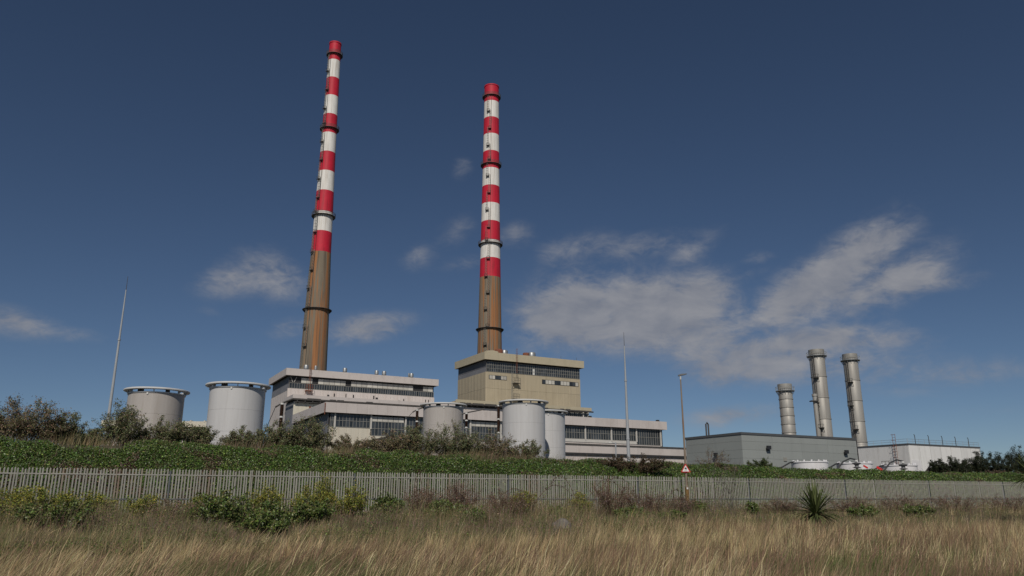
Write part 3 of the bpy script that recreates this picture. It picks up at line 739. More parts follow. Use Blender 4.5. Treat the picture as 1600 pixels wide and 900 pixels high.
def bpos(px, pyt, pyb, Y):
    a, e = ray(px, pyt); _, e2 = ray(px, pyb); return a * Y, Y, e * Y + EYE, e2 * Y + EYE
x, y, zt, zb = bpos(441, 631, 672, 124); bushing('brown insulator with slanting busbar beside the left end of the bunker bay', x, y, zt, zb, (1.6, .4, .9), (-2.4, -.2, zt - 4.5))
x, y, zt, zb = bpos(652, 641, 676, 157); bushing('brown insulator at left side of the bush hidden tank', x, y, zt, zb, (1.5, .3, .7), (-2.2, 0, zt - 1.8))
x, y, zt, zb = bpos(729, 646, 668, 158); bushing('brown insulator at right side of the bush hidden tank', x, y, zt, zb, (3.6, .5, .9))
x, y, zt, zb = bpos(779, 634, 676, 149); bushing('brown insulator at left side of the tank before the tan building', x, y, zt, zb, (1.0, .3, .5))

# small white tanks with cables at the right
def low_tank(label, x, y, rad, top):
    t = thing('low_tank', label, 'tank', (x, y, 0), 0, 'low white tanks in front of the grey shed')
    MB().lathe([(rad, PZ), (rad, top), (rad - .12, top + .06), (.01, top + .1)], 56).build('shell', 'small_tank_white', t, True)
    MB().lathe([(rad - .02, top - .12), (rad + .1, top - .12), (rad + .1, top + .02), (rad - .02, top + .02)], 56, True).build('rim', 'small_tank_white', t, True)
    for j in range(14):
        a = 2 * math.pi * j / 14; MB().tube([((rad - .25) * math.cos(a), (rad - .25) * math.sin(a), top), ((rad - .25) * math.cos(a), (rad - .25) * math.sin(a), top + .28)], .13, 7).build('lug', 'small_tank_white', t)
    MB().tube([(-rad + .2, -.5, top + .05), (-rad - .6, -.8, top - .1), (-rad - 2.0, -1.2, top - .8), (-rad - 3.4, -1.4, top - .95)], .11, 6).build('cable', 'cable_black', t, True)
    return t
low_tank('low white tank, leftmost of three before the grey shed', 44.6, 118, 2.6, 6.95)
low_tank('low white tank between the other two low tanks', 51.3, 118, 2.5, 6.75)
low_tank('low white tank, rightmost of three, before the white block', 57.9, 118, 2.5, 6.45)
def pulley(label, x, y, z):
    t = thing('cable_termination', label, 'insulator', (x, y, 0), 0, 'dark ribbed cable terminations')
    MB().tube([(0, 0, PZ), (0, 0, z - .9)], .14, 8).build('support_post', 'dark_steel', t, True)
    prof = [(.05, z - .9)]
    for i, r in enumerate((.3, .62, .3, .25, .3, .55, .62, .2)): prof.append((r, z - .85 + i * .12))
    prof.append((.02, z + .1))
    MB().lathe(prof, 18).build('insulator', 'lamp_head', t, True)
    MB().lathe([(.05, z + .1), (.25, z + .1), (.25, z + .35), (.02, z + .35)], 12).build('fitting', 'fitting', t, True)
    MB().tube([(.1, 0, z + .35), (-.9, -.1, z + .55), (-2.0, -.3, z + .1), (-3.1, -.5, z - 1.0)], .11, 6).build('cable', 'cable_black', t, True)
pulley('dark ribbed cable termination in front of the middle low tank', 49.9, 114, 6.75)
pulley('dark ribbed cable termination in front of the right low tank', 56.6, 114, 6.55)
pulley('dark ribbed cable termination beside the dark pines', 62.8, 114.5, 6.35)
for i, (px_, py_, lab) in enumerate(((1352, 730, 'small slanting red barrier arm by the middle low tank'), (1374, 733, 'larger slanting red barrier arm by the right low tank'))):
    a_, e_ = ray(px_, py_); Yb = 108
    t = thing('barrier_arm', lab, 'barrier', (a_ * Yb, Yb, 0), 0, 'red barrier arms')
    MB().tube([(.5, 0, PZ), (.5, 0, e_ * Yb + 1.3)], .1, 6).build('post', 'dark_steel', t)
    mb = MB().box(-.32 - .12 * i, .32 + .12 * i, -.06, .06, -.11 - .04 * i, .11 + .04 * i); o = mb.build('arm', 'red_plastic', t); o.location = (0, -.1, e_ * Yb + 1.75); o.rotation_euler = (0, R(32), 0)

# ------------------------------------------------------------------ masts, lamp post, sign
def mast(label, x, y, top, r):
    t = thing('lightning_mast', label, 'mast', (x, y, 0), 0, 'tapering lightning masts')
    h = top - PZ
    MB().tube([(0, 0, PZ), (0, 0, PZ + h * .35), (0, 0, PZ + h * .7), (0, 0, top - 2.4)], [r, r * .78, r * .5, r * .26], 14).build('shaft', 'mast_grey', t, True)
    MB().tube([(0, 0, top - 2.5), (0, 0, top)], [.05, .03], 6).build('lightning_rod', 'dark_steel', t)
    for k in (.35, .7): MB().lathe([(r * (1 - k * .62) + .05, PZ + h * k - .12), (r * (1 - k * .62) + .05, PZ + h * k + .12)], 14).build('joint_collar', 'mast_grey', t, True)
mast('tall grey tapering lightning mast beside the leftmost tank', -65.6, 126, 38.3, .33)
mast('tall grey tapering lightning mast in front of the hall and annexe', 19.6, 132, 29.8, .34)

LP = thing('street_lamp', 'tall brown street lamp post standing before the palisade fence', 'street lamp', (11.9, 54.0, 0), 0)
MB().tube([(0, 0, .85), (0, 0, 2.5), (0, 0, 2.55), (0, 0, 9.85)], [.125, .125, .085, .045], 12).build('post', 'lamp_post', LP, True)
MB().tube([(0, 0, .9), (0, 0, 2.42)], [.135, .130], 12).build('lichened_base', 'lichen', LP, True)
piece('number_plate', 'fitting', LP, -.05, .06, -.16, -.14, 2.30, 2.42)
MB().tube([(0, 0, 9.8), (0, -.02, 10.02)], .06, 8).build('spigot', 'fitting', LP)
mb = MB()
for i, (dx, w, h) in enumerate(((-.1, .07, .10), (.10, .14, .12), (.35, .15, .08), (.5, .10, .04))):
    mb.v += [(dx - .05, -w, 10.02 + .05 * i), (dx - .05, w, 10.02 + .05 * i), (dx - .05, w, 10.02 + .05 * i + h), (dx - .05, -w, 10.02 + .05 * i + h)]
for i in range(3):
    for j in range(4): mb.f.append([i * 4 + j, i * 4 + (j + 1) % 4, (i + 1) * 4 + (j + 1) % 4, (i + 1) * 4 + j])
mb.f += [[0, 1, 2, 3], [12, 13, 14, 15]]
mb.build('lamp_head', 'lamp_head', LP)

SG = thing('warning_sign', 'red bordered triangular slippery road warning sign on the lamp post', 'sign', (11.86, 53.84, 3.42), 0)
def tri(s, r):       # rounded triangle, s = half side
    h = s * math.sqrt(3); pts = []
    for (cx, cz, a0) in ((s - r * 1.7, r, -90), (0, h - 2 * r, 30), (-(s - r * 1.7), r, 150)):
        for k in range(5): a = R(a0 + k * 30); pts.append((cx + r * math.cos(a), cz + r * math.sin(a)))
    return pts
MB().prism(tri(.345, .035), 0, .012).build('border', 'sign_red', SG)
MB().prism([(x * .70, z * .70 + .055) for x, z in tri(.345, .02)], -.006, -.001).build('face', 'sign_white', SG)
car = [(-.085, .235), (-.075, .275), (-.045, .285), (-.025, .325), (.035, .315), (.055, .270), (.075, .255), (.07, .215), (.045, .215), (.04, .195), (.01, .2), (.005, .22), (-.035, .23), (-.04, .205), (-.07, .21), (-.07, .235)]
MB().prism(car, -.011, -.007).build('car_pictogram', 'sign_black', SG)
for s in (0, .075):
    pts = [(-.05 + s + .025 * math.sin(k * 1.3), -.009, .19 - k * .022) for k in range(6)]
    MB().tube(pts, .010, 4).build('skid_mark', 'sign_black', SG)
MB().box(-.05, .10, .014, .09, .15, .19).build('clamp', 'gal_steel', SG)

YL = thing('yard_lamp', 'short thin yard lamp with crooked arm before the annexe', 'lamp', (13.25, 100.0, 0), 0)
MB().tube([(0, 0, PZ), (0, 0, 8.6)], .09, 8).build('post', 'mast_grey', YL)
MB().tube([(.05, 0, 8.5), (-.65, 0, 8.6)], .05, 6).build('arm', 'mast_grey', YL)
MB().box(-.95, -.5, -.12, .12, 8.53, 8.66).build('lamp_head', 'fitting', YL)

# ------------------------------------------------------------------ palisade fence
FA = math.atan(FK)
fx0 = -30.0
FE = thing('palisade_fence', 'long grey steel palisade fence at the foot of the green bank', 'fence', (fx0, FD + FK * fx0, 0), FA)
ZT, ZB = 3.2, .82
def pale_geo():
    mb = MB(); pr = [(-.040, .0), (-.021, -.020), (0, -.010), (.021, -.020), (.040, .0)]
    lv = (ZB, ZT - .12)
    for z in lv: mb.v += [(x, y, z) for x, y in pr]
    for i in range(4): mb.f.append([i, i + 1, i + 6, i + 5])
    mb.v += [(-.034, -.006, ZT - .05), (0, -.012, ZT), (.034, -.006, ZT - .05)]
    mb.f += [[5, 6, 10], [6, 7, 11], [6, 11, 10], [7, 8, 11], [8, 12, 11], [8, 9, 12]]
    return mb
PALE = pale_geo(); pale_me = PALE.mesh('pale', 'fence_galv')
mat('fence_rusty', (.30, .255, .21), .8, var=.25, scale=3, stretch=3, rand=.1, streak=(.20, .10, .055), streak_amt=.6, streak_scale=(6, .8))
rusty_me = PALE.mesh('pale', 'fence_rusty')
PIT = .15; NP = 640
far = MB()
for i in range(NP):
    jx, jz = rnd.gauss(0, .006), rnd.gauss(0, .012)
    if i % 22 == 0: continue
    near = 14 < i < 330
    if near: link('pale', rusty_me if rnd.random() < .03 or i in (71, 72) else pale_me, FE, (i * PIT + jx, 0, jz), (R(rnd.gauss(0, .3)), R(rnd.gauss(0, .25)), R(rnd.gauss(0, 2))))
    else:
        n = len(far.v); far.v += [(x + i * PIT + jx, y, z + jz) for x, y, z in PALE.v]; far.f += [[k + n for k in f] for f in PALE.f]
o = far.build('far_pales', 'fence_galv', FE); o['kind'] = 'stuff'
for i in range(0, NP, 22):
    mb = MB().box(-.05, .05, .03, .11, ZB - .1, ZT - .10); mb.box(-.012, .012, -.02, .03, ZB - .1, ZT - .06)
    o = mb.build('post', 'fence_dark' if (i // 22) % 3 == 1 else 'fence_galv', FE); o.location = (i * PIT, 0, 0); o.rotation_euler = (0, R(rnd.gauss(0, .4)), 0)
    piece('upper_rail', 'fence_galv', FE, i * PIT + .03, (i + 22) * PIT - .03, -.030, .012, ZT - .33, ZT - .275)
    piece('lower_rail', 'fence_dark', FE, i * PIT + .03, (i + 22) * PIT - .03, -.045, -.012, 1.64, 1.695)
    piece('plinth', 'kerb', FE, i * PIT + .01, (i + 22) * PIT - .01, -.16, .16, .55, .98)

# ------------------------------------------------------------------ vegetation
def leaves(P, N, size, col, cvar, aspect=.55, seed=0, fold=.25):
    """one folded two-triangle leaf at each point, facing roughly N; returns arrays"""
    n = len(P); r = np.random.default_rng(seed)
    N = N / (np.linalg.norm(N, axis=1, keepdims=True) + 1e-9)
    T = r.normal(size=(n, 3)); T -= (T * N).sum(1, keepdims=True) * N; T /= (np.linalg.norm(T, axis=1, keepdims=True) + 1e-9)
    B = np.cross(N, T); s = np.asarray(size)
    s = (s * r.uniform(.65, 1.35, n))[:, None]
    V = np.stack([P - T * s, P + B * s * aspect + N * s * fold, P + T * s, P - B * s * aspect + N * s * fold], 1).reshape(-1, 3)
    k = np.arange(n)[:, None] * 4
    F = np.concatenate([k + [0, 1, 2], k + [0, 2, 3]], 0)
    c = np.asarray(col)
    if c.ndim == 1: c = np.repeat(c[None], n, 0)
    C = c * np.exp(r.normal(0, cvar, (n, 1))) * np.exp(r.normal(0, cvar * .35, (n, 3)))
    return V, F, np.repeat(C, 4, 0)

def blades(P, length, lean, width, col, cvar, seed=0, curve=.5, face=None):
    """grass blades: base point, length, lean vector (horizontal part of the tip offset), 3 triangles each"""
    n = len(P); r = np.random.default_rng(seed)
    L = np.asarray(length) * np.ones(n)
    hv = lean * L[:, None]; hz = np.sqrt(np.clip(1 - (lean ** 2).sum(1), .05, 1)) * L
    tip = P + np.concatenate([hv, hz[:, None]], 1)
    midp = P + np.concatenate([hv * (.5 - curve * .25), (hz * .56)[:, None]], 1)
    a = r.uniform(0, math.pi, n)
    W = np.stack([np.cos(a), np.sin(a) * .4, np.zeros(n)], 1) * (np.asarray(width) * np.ones(n))[:, None]
    V = np.stack([P - W, P + W, midp + W * .8, midp - W * .8, tip], 1).reshape(-1, 3)
    k = np.arange(n)[:, None] * 5
    F = np.concatenate([k + [0, 1, 2], k + [0, 2, 3], k + [3, 2, 4]], 0)
    C = col * np.exp(r.normal(0, cvar, (n, 1))) * np.exp(r.normal(0, cvar * .3, (n, 3)))
    return V, F, np.repeat(C, 5, 0)

def join(parts):
    V, F, C, n = [], [], [], 0
    for v, f, c in parts: V.append(v); F.append(f + n); C.append(c); n += len(v)
    return np.concatenate(V), np.concatenate(F), np.clip(np.concatenate(C), .005, .9)

def stuff(name, arrs, m):
    V, F, C = join(arrs); o = link(name, np_mesh(name, V, F, C, m)); o['kind'] = 'stuff'; return o

def in_view(x, y, margin=1.5):
    return np.abs(x) < y * .70 + margin

# --- dry grass field in front: tussocks with a common lean and colour, loose blades between
def field(n, d0, d1, seed, pw=1.15):
    r = np.random.default_rng(seed)
    d = d0 + (d1 - d0) * r.random(n) ** pw
    y = d / (1 - FK * r.uniform(-.72, .72, n)); x = (y - d) / FK
    k = in_view(x, y); return x[k], y[k]
def grass(x, y, per, spread, seed, lmul=1.0):
    r = np.random.default_rng(seed); n = len(x); d = y - FK * x; q = x / y
    n1, n2, n3 = vnoise(x, y, 4.5, 31), vnoise(x, y, 1.6, 32), vnoise(x, y, 9.0, 33)
    far = np.interp(q, [-.6, -.1, .12, .6], [29, 29.5, 33, 37])
    keep = r.random(n) < np.clip(.30 + n2 * 1.1, 0, 1) * np.clip((far + 3 + (n3 - .5) * 9 - d) / 6, .16, 1)
    x, y, d, q, n1, n2, n3 = [v[keep] for v in (x, y, d, q, n1, n2, n3)]; n = len(x)
    tan = np.array((.40, .305, .170)); red = np.array((.250, .165, .110)); grn = np.array((.135, .155, .060)); pale = np.array((.55, .44, .255)); drk = np.array((.15, .125, .068))
    u = r.random(n)
    wg = np.clip((n1 - .40) * 1.6, 0, .65) + np.interp(d, [10, 30, 45], [.14, .20, .30]); wr = np.clip((n3 - .55) * 1.2, 0, .4) + np.interp(q, [-.6, -.2, .2], [.14, .08, .03])
    col = np.where((u < wg)[:, None], grn, np.where((u < wg + wr)[:, None], red, np.where((u > .84)[:, None], pale, np.where((u > .72)[:, None], drk, tan)))) * np.exp(r.normal(0, .16, (n, 1)))
    ln = (.34 + .38 * r.random(n) + .40 * n2) * np.interp(d, [8, 18, 38, 46], [.95, 1.0, .85, .6]) * lmul
    ln = np.where(u < wg, ln * .62, ln)
    lx = np.interp(q, [-.65, -.1, .25, .65], [.62, .50, .36, .24]) + r.normal(0, .16, n) + (n1 - .5) * .45; ly = r.normal(0, .16, n)
    i = np.repeat(np.arange(n), per); m = len(i)
    ox, oy = r.normal(0, spread, m), r.normal(0, spread, m)
    bx, by = x[i] + ox, y[i] + oy
    lean = np.stack([lx[i] * r.uniform(.5, 1.3, m) + r.normal(0, .11, m) + ox * .5, ly[i] + r.normal(0, .16, m)], 1)
    lean *= np.minimum(1, .9 / (np.linalg.norm(lean, axis=1) + 1e-6))[:, None]
    P = np.stack([bx, by, gz(bx, by) - .03], 1)
    wd = np.interp(d, [8, 45], [.0058, .0095])[i] * r.uniform(.6, 1.35, m)
    return blades(P, ln[i] * r.uniform(.55, 1.15, m), lean, wd, col[i], .20, seed + 1, curve=.6)
x, y = field(15000, 8.5, 47.5, 21)
g1 = grass(x, y, 17, .085, 5)
x, y = field(70000, 8.5, 47.5, 22)
g2 = grass(x, y, 1, .0, 15, .9)
x, y = field(20000, 8.5, 44.0, 23)
g3 = grass(x, y, 1, .0, 25, 1.45)
stuff('dry_grass', [g1, g2, g3], 'grass')

# --- mixed weeds in the strip before the fence
def strip(n, d0, d1, seed):
    r = np.random.default_rng(seed)
    d = r.uniform(d0, d1, n); y = d / (1 - FK * r.uniform(-.74, .74, n)); x = (y - d) / FK
    return x, y, d, r
def ss(v, a, b): t = np.clip((v - a) / (b - a), 0, 1); return t * t * (3 - 2 * t)
x, y, d, r = strip(180000, 29.0, 50.2, 41)
px_ = x / y * 1225 + 800
n1, n2, n3 = vnoise(x, y, 1.5, 51), vnoise(x, y, 4.0, 52), vnoise(x, y, .7, 57)
patch = ss(n1 + .35 * (n3 - .5), .40, .80)
hgt = (.12 + .95 * patch) * np.interp(d, [29, 37, 45, 49, 50.5], [.30, .60, 1.0, 1.0, .6]) * np.interp(px_, [0, 250, 600, 640, 780, 840, 1060, 1180, 1600], [1.0, .9, .75, 1.0, .9, 1.15, 1.1, .7, .95])
k = r.random(len(x)) < .25 + .75 * patch
x, y, d, n2, n3, hgt, px_ = [q[k] for q in (x, y, d, n2, n3, hgt, px_)]; n = len(x)
zz = gz(x, y) + hgt * r.random(n) ** .65
redw = np.interp(px_, [0, 200, 260, 300, 340, 600, 660, 760, 820, 1050, 1150, 1250, 1600], [.25, .3, .7, .6, .25, .3, .75, .7, .65, .7, .4, .6, .75]) * np.interp(d, [30, 42, 48], [.4, .7, 1])
isred = r.random(n) < redw * (.5 + n3)
c0 = np.where(isred[:, None], np.array((.250, .180, .142)), np.array((.120, .145, .046)))
c0 = np.where((r.random(n) < .22)[:, None], np.array((.24, .19, .110)), c0)
w1 = leaves(np.stack([x, y, zz], 1), r.normal(size=(n, 3)) + np.array((0, -.6, .5)), np.where(isred, .026, .036), c0, .38, .5, 42)
x, y, d, r = strip(98000, 30.0, 50.2, 43)
px_ = x / y * 1225 + 800
n1, n3 = vnoise(x, y, 1.5, 51), vnoise(x, y, 3.0, 56); n = len(x)
hh = (.25 + .80 * r.random(n) ** 1.5) * (.45 + .95 * ss(n1, .3, .8)) * np.interp(d, [30, 40, 48], [.7, .9, 1.0]) * np.interp(px_, [0, 250, 600, 640, 780, 840, 1060, 1180, 1600], [1.1, 1.0, .8, 1.25, 1.0, 1.35, 1.2, .75, 1.1])
cc = np.where((n3 > .55)[:, None], np.array((.235, .165, .125)), np.array((.30, .235, .135)))
cc = np.where((r.random(n) < .38)[:, None], np.array((.110, .128, .050)), cc)
w2 = blades(np.stack([x, y, gz(x, y) - .03], 1), hh, np.stack([r.normal(.20, .32, n), r.normal(0, .2, n)], 1) * .8, .0062, cc, .32, 44)
stuff('fence_weeds', [w1, w2], 'grass')

# --- ivy carpet on the bank
n = 395000; r = np.random.default_rng(61)
d = np.where(r.random(n) < .24, r.uniform(51.6, 56.0, n), r.uniform(55.5, 63.2, n))
y = d / (1 - FK * r.uniform(-.78, .76, n)); x = (y - d) / FK
n1, n2 = vnoise(x, y, 1.1, 62), vnoise(x, y, 3.5, 63)
edge = np.interp(x, [-30, -10, 5, 20, 60], [60.0, 60.4, 61.3, 62.0, 62.4]) + (n2 - .5) * 2.2 + (vnoise(x, y, .7, 64) - .5)
k = d < edge
x, y, d, n1, n2 = [q[k] for q in (x, y, d, n1, n2)]; n = len(x)
thin = (vnoise(x, y, 2.2, 68) > .80) & (r.random(n) < .6)
off = (.02 + .42 * n1 + .30 * vnoise(x, y, 2.6, 69) ** 2) * r.random(n) ** .7
P = np.stack([x, y, gz(x, y) + off], 1)
Nn = np.array((.10, -.45, .70)) + r.normal(0, .55, (n, 3))
c = np.where((r.random(n) < .12)[:, None], np.array((.155, .205, .046)), np.array((.066, .112, .021)))
c = np.where((r.random(n) < .03)[:, None], np.array((.20, .235, .11)), c)
c = c * np.where(n2 > .62, .85, 1.0)[:, None]
c = np.where(thin[:, None], np.array((.12, .082, .052)), c)
iv = leaves(P, Nn, np.interp(y, [38, 90], [.043, .058]), c, .38, .8, 65)
# dry stems and twigs poking through
m = 3500; k = r.integers(0, n, m)
tw = blades(P[k], r.uniform(.2, .7, m), np.stack([r.normal(.15, .35, m), r.normal(0, .2, m)], 1), .008, np.repeat(np.array((.16, .115, .075))[None], m, 0), .3, 67)
stuff('ivy', [iv, tw], 'waxy')

# --- dry grass along the crest of the bank
n = 36000; r = np.random.default_rng(71)
d = r.uniform(59.2, 66.0, n); y = d / (1 - FK * r.uniform(-.78, .25, n)); x = (y - d) / FK
px_ = x / y * 1220 + 800
n1 = vnoise(x, y, 2.0, 72)
dens = np.interp(px_, [0, 120, 180, 260, 340, 420, 500, 560, 620, 700, 760, 830, 900, 1000], [.5, .25, .45, 1, .9, .5, .9, .8, .5, .9, .8, .45, .15, .0])
k = (r.random(n) < dens * np.clip(n1 * 1.6 - .1, 0, 1)); x, y, d, n1 = [q[k] for q in (x, y, d, n1)]; n = len(x)
cc = np.where((vnoise(x, y, 3.0, 74) > .5)[:, None], np.array((.24, .175, .115)), np.array((.27, .215, .120)))
cc = np.where((r.random(n) < .35)[:, None], np.array((.085, .095, .040)), cc)
bg = blades(np.stack([x, y, gz(x, y)], 1), .25 + .80 * r.random(n) * np.clip(n1 * 1.5, .4, 1.2), np.stack([r.normal(.3, .22, n), r.normal(0, .2, n)], 1) * .8, .009, cc, .25, 75)
stuff('crest_grass', [bg], 'grass')

# --- shrubs: stems, side twigs and leaves
def shrub(name, label, cat, x, y, h, w, seed, nst=26, ntw=22, nlf=16, leaf=.05, col=(.085, .095, .045), cvar=.3, stem='twig', lm='leaf', aspect=.45, up=.5, group=None, bare=0.0, base=None, dome=.75, crown='crown', tuft=0.0, depth=None):
    r = np.random.default_rng(seed)
    z = float(gz(x, y)) if base is None else base
    t = thing(name, label, cat, (x, y, z), 0, group)
    sm = MB(); PT = []; TD = []
    dp = depth or w
    for i in range(nst):
        a = r.uniform(0, 2 * math.pi); q = math.sqrt(r.random())
        top = np.array((math.cos(a) * q * w * .48, math.sin(a) * q * dp * .48, h * (1 - dome * .55 * q * q) * r.uniform(.50, 1.12)))
        b0 = np.array((top[0] * .35 + r.normal(0, w * .03), top[1] * .35, -.1))
        c0 = np.array((top[0] * .55, top[1] * .55, top[2] * .6)) + r.normal(0, .06 * w, 3)
        ts = np.linspace(0, 1, 5)[:, None]
        cur = (1 - ts) ** 2 * b0 + 2 * ts * (1 - ts) * c0 + ts ** 2 * top
        rr = .006 + .010 * h / 2
        sm.tube(list(cur), [rr * (1 - .75 * s) for s in np.linspace(0, 1, 5)], 3, False)
        for j in range(ntw):
            s = r.uniform(.22, 1.0); p0 = (1 - s) ** 2 * b0 + 2 * s * (1 - s) * c0 + s * s * top
            dr = r.normal(size=3); dr[2] = abs(dr[2]) * .6 + up * .6; dr += np.array((top[0] / w, top[1] / dp, 0)) * .8
            dr /= np.linalg.norm(dr); ln = r.uniform(.10, .26) * (.6 + .4 * h)
            p1 = p0 + dr * ln
            if j % 4 == 0 or bare: sm.tube([p0, p1], [rr * .4, rr * .2], 3, False)
            if r.random() < bare: continue
            s2 = r.random((nlf, 1)) ** .8
            PT.append(p0 + dr * ln * s2 + r.normal(0, .035 + .03 * h / 2, (nlf, 3))); TD.append(np.repeat(dr[None], nlf, 0))
    sm.build('stems', stem, t)
    if PT:
        P = np.concatenate(PT); D = np.concatenate(TD)
        P[:, 2] = np.maximum(P[:, 2], .02)
        Nn = D * .5 + r.normal(0, .7, P.shape) + np.array((0, -.3, .4))
        cols = np.array(col)
        if cols.ndim == 2: cols = cols[r.integers(0, len(cols), len(P))]
        V, F, C = leaves(P, Nn, leaf, cols, cvar, aspect, seed + 1)
        link(crown, np_mesh(crown, V, F, np.clip(C, .004, .9), lm), t)
    return t

def spot(px, d):                      # a place on the line of sight of photo column px at fence-parallel distance d
    a = (px - 800.0) / 1222.0
    y = d / (1 - FK * a); return a * y, y
OLIVE = ((.165, .178, .084), (.185, .185, .102), (.125, .150, .058), (.205, .170, .108))
BROWN = ((.210, .158, .100), (.180, .150, .086), (.140, .150, .064), (.245, .190, .125))
bank = [  # px, d, height, width, palette, stems, label
    (28, 63.0, 2.35, 4.4, BROWN, 46, 'big brownish shrub at the far left end of the bank crest'),
    (98, 63.2, 1.65, 2.6, OLIVE, 28, 'rounded grey green shrub right of the big brownish one at far left'),
    (135, 63.8, 1.0, 1.8, OLIVE, 18, 'small low shrub in the dip left of the mast foot'),
    (188, 63.2, 2.25, 3.0, OLIVE, 36, 'tall olive shrub hiding the foot of the left mast'),
    (250, 63.6, 1.55, 3.2, OLIVE, 32, 'olive shrub in front of the leftmost tank'),
    (312, 64.2, 1.55, 2.0, OLIVE, 22, 'thin olive shrub between the two left tanks'),
    (378, 63.2, 1.35, 2.6, OLIVE, 26, 'olive shrub at the foot of the second tank'),
    (432, 63.0, 1.7, 2.8, OLIVE, 30, 'olive shrub below the left end of the boiler house'),
    (482, 63.0, 2.05, 3.4, OLIVE, 40, 'tall dense olive shrub below the hall corner'),
    (548, 63.0, .95, 2.4, BROWN, 20, 'low brownish shrub before the rust stained hall wall'),
    (612, 63.4, 1.5, 3.0, BROWN, 30, 'brownish shrub before the annexe corner'),
    (655, 63.6, 1.85, 3.0, OLIVE, 32, 'olive shrub left of the bush hidden tank'),
    (712, 63.6, 2.0, 3.4, OLIVE, 38, 'tall olive shrub covering the foot of the bush hidden tank'),
    (770, 63.6, 1.65, 3.2, BROWN, 32, 'brownish olive shrub at left foot of the middle tank'),
    (822, 63.2, 1.25, 2.6, OLIVE, 26, 'sprawling olive shrub at right foot of the middle tank'),
]
for i, (px, d_, h, w, pal, ns, lab) in enumerate(bank):
    x, y = spot(px, d_)
    shrub('bank_shrub', lab, 'shrub', x, y, h * (1.22 if px < 520 else 1.42), w * (1.42 if px < 520 else 1.6), 100 + i, nst=int(ns * 1.6), ntw=22, nlf=10, leaf=.058, col=pal, cvar=.32, group='shrubs along the bank crest', depth=w * .8, up=.8)
x, y = spot(985, 58.6); shrub('bramble_patch', 'wide brown bramble patch on the bank left of the warning sign', 'shrub', x, y, 1.35, 7.2, 131, nst=54, ntw=20, nlf=10, leaf=.055, col=((.085, .058, .034), (.066, .062, .028), (.11, .075, .048)), cvar=.3, stem='bramble_stem', depth=2.6, dome=.9, up=.2)
x, y = spot(1108, 60.5); shrub('bank_shrub', 'thin twiggy brown shrub before the shaded end of the grey shed', 'shrub', x, y, 1.9, 3.6, 132, nst=22, ntw=12, nlf=6, leaf=.04, col=BROWN, stem='bramble_stem', bare=.45, group='shrubs along the bank crest')
x, y = spot(1185, 61.5); shrub('bank_shrub', 'leafy green shrub at the lit corner of the grey shed', 'shrub', x, y, 1.15, 3.0, 133, nst=24, ntw=16, nlf=12, leaf=.055, col=((.06, .09, .028), (.085, .1, .04)), group='shrubs along the bank crest')
x, y = spot(1555, 62.6); shrub('bank_shrub', 'low reddish brown shrub below the dark pines', 'shrub', x, y, .75, 6.0, 134, nst=34, ntw=18, nlf=12, leaf=.055, col=((.13, .085, .06), (.10, .085, .05)), depth=2.0, group='shrubs along the bank crest')
# dark pines at the right end
for i, (px, d_, h, w, lab) in enumerate((
        (1462, 67.0, 1.9, 2.4, 'smallest dark pine, left end of the pine row'), (1490, 67.2, 2.3, 3.2, 'dark pine second from the left of the pine row'), (1522, 67.2, 2.85, 3.6, 'dark pine right of the white block end'),
        (1556, 67.0, 2.9, 4.0, 'broad dark pine in the middle of the pine row'), (1590, 66.5, 3.6, 3.8, 'tallest dark pine by the right edge of the photo'), (1632, 66.0, 3.9, 4.4, 'dark pine cut by the right edge of the photo'))):
    x, y = spot(px, d_)
    shrub('pine_tree', lab, 'pine', x, y, h, w, 160 + i, nst=32, ntw=24, nlf=12, leaf=.10, col=((.022, .034, .016), (.032, .044, .018), (.045, .05, .025)), cvar=.3, stem='bark', aspect=.22, up=1.3, group='dark pines at the right end of the bank', dome=.6)

# --- plants before the fence
YELL = ((.28, .27, .045), (.20, .22, .042), (.11, .14, .036), (.32, .29, .065))
for i, (px, d_, h, w, lab) in enumerate((
        (22, 46.5, 1.45, 2.2, 'yellow green flowering clump at the left edge before the fence'), (75, 46.0, 1.35, 2.0, 'yellow green flowering clump second from the left edge'), (122, 46.4, 1.15, 1.7, 'low yellow green clump third from the left edge'),
        (165, 47.0, 1.0, 1.2, 'small yellow green clump right of the three left ones'), (238, 47.0, .85, 1.6, 'sparse yellow green clump before bare fence pales'), (330, 46.8, 1.0, 1.8, 'yellow green clump left of the dark bramble bush'),
        (425, 47.2, 1.35, 1.8, 'yellow green clump behind the leafy bushes'), (488, 47.4, 1.4, 1.9, 'yellow green clump reaching halfway up the fence'), (512, 48.4, 1.9, .9, 'slender tall yellow green plant against the fence'),
        (550, 47.2, 1.4, 1.8, 'bright yellow green clump right of the slender tall plant'), (812, 47.0, 1.15, 1.7, 'pale yellow green clump in brown weeds at mid fence'), (905, 46.5, 1.0, 1.4, 'yellow green clump left of the reddish brambles'))):
    x, y = spot(px, d_)
    shrub('flowering_weed', lab, 'plant', x, y, h * 1.18, w * 1.25, 200 + i, nst=34, ntw=15, nlf=10, leaf=.036, col=YELL, cvar=.3, stem='twig', aspect=.7, group='yellow green flowering weeds before the fence', up=1.0)
GREEN = ((.090, .130, .028), (.115, .160, .036), (.070, .100, .024), (.15, .16, .055))
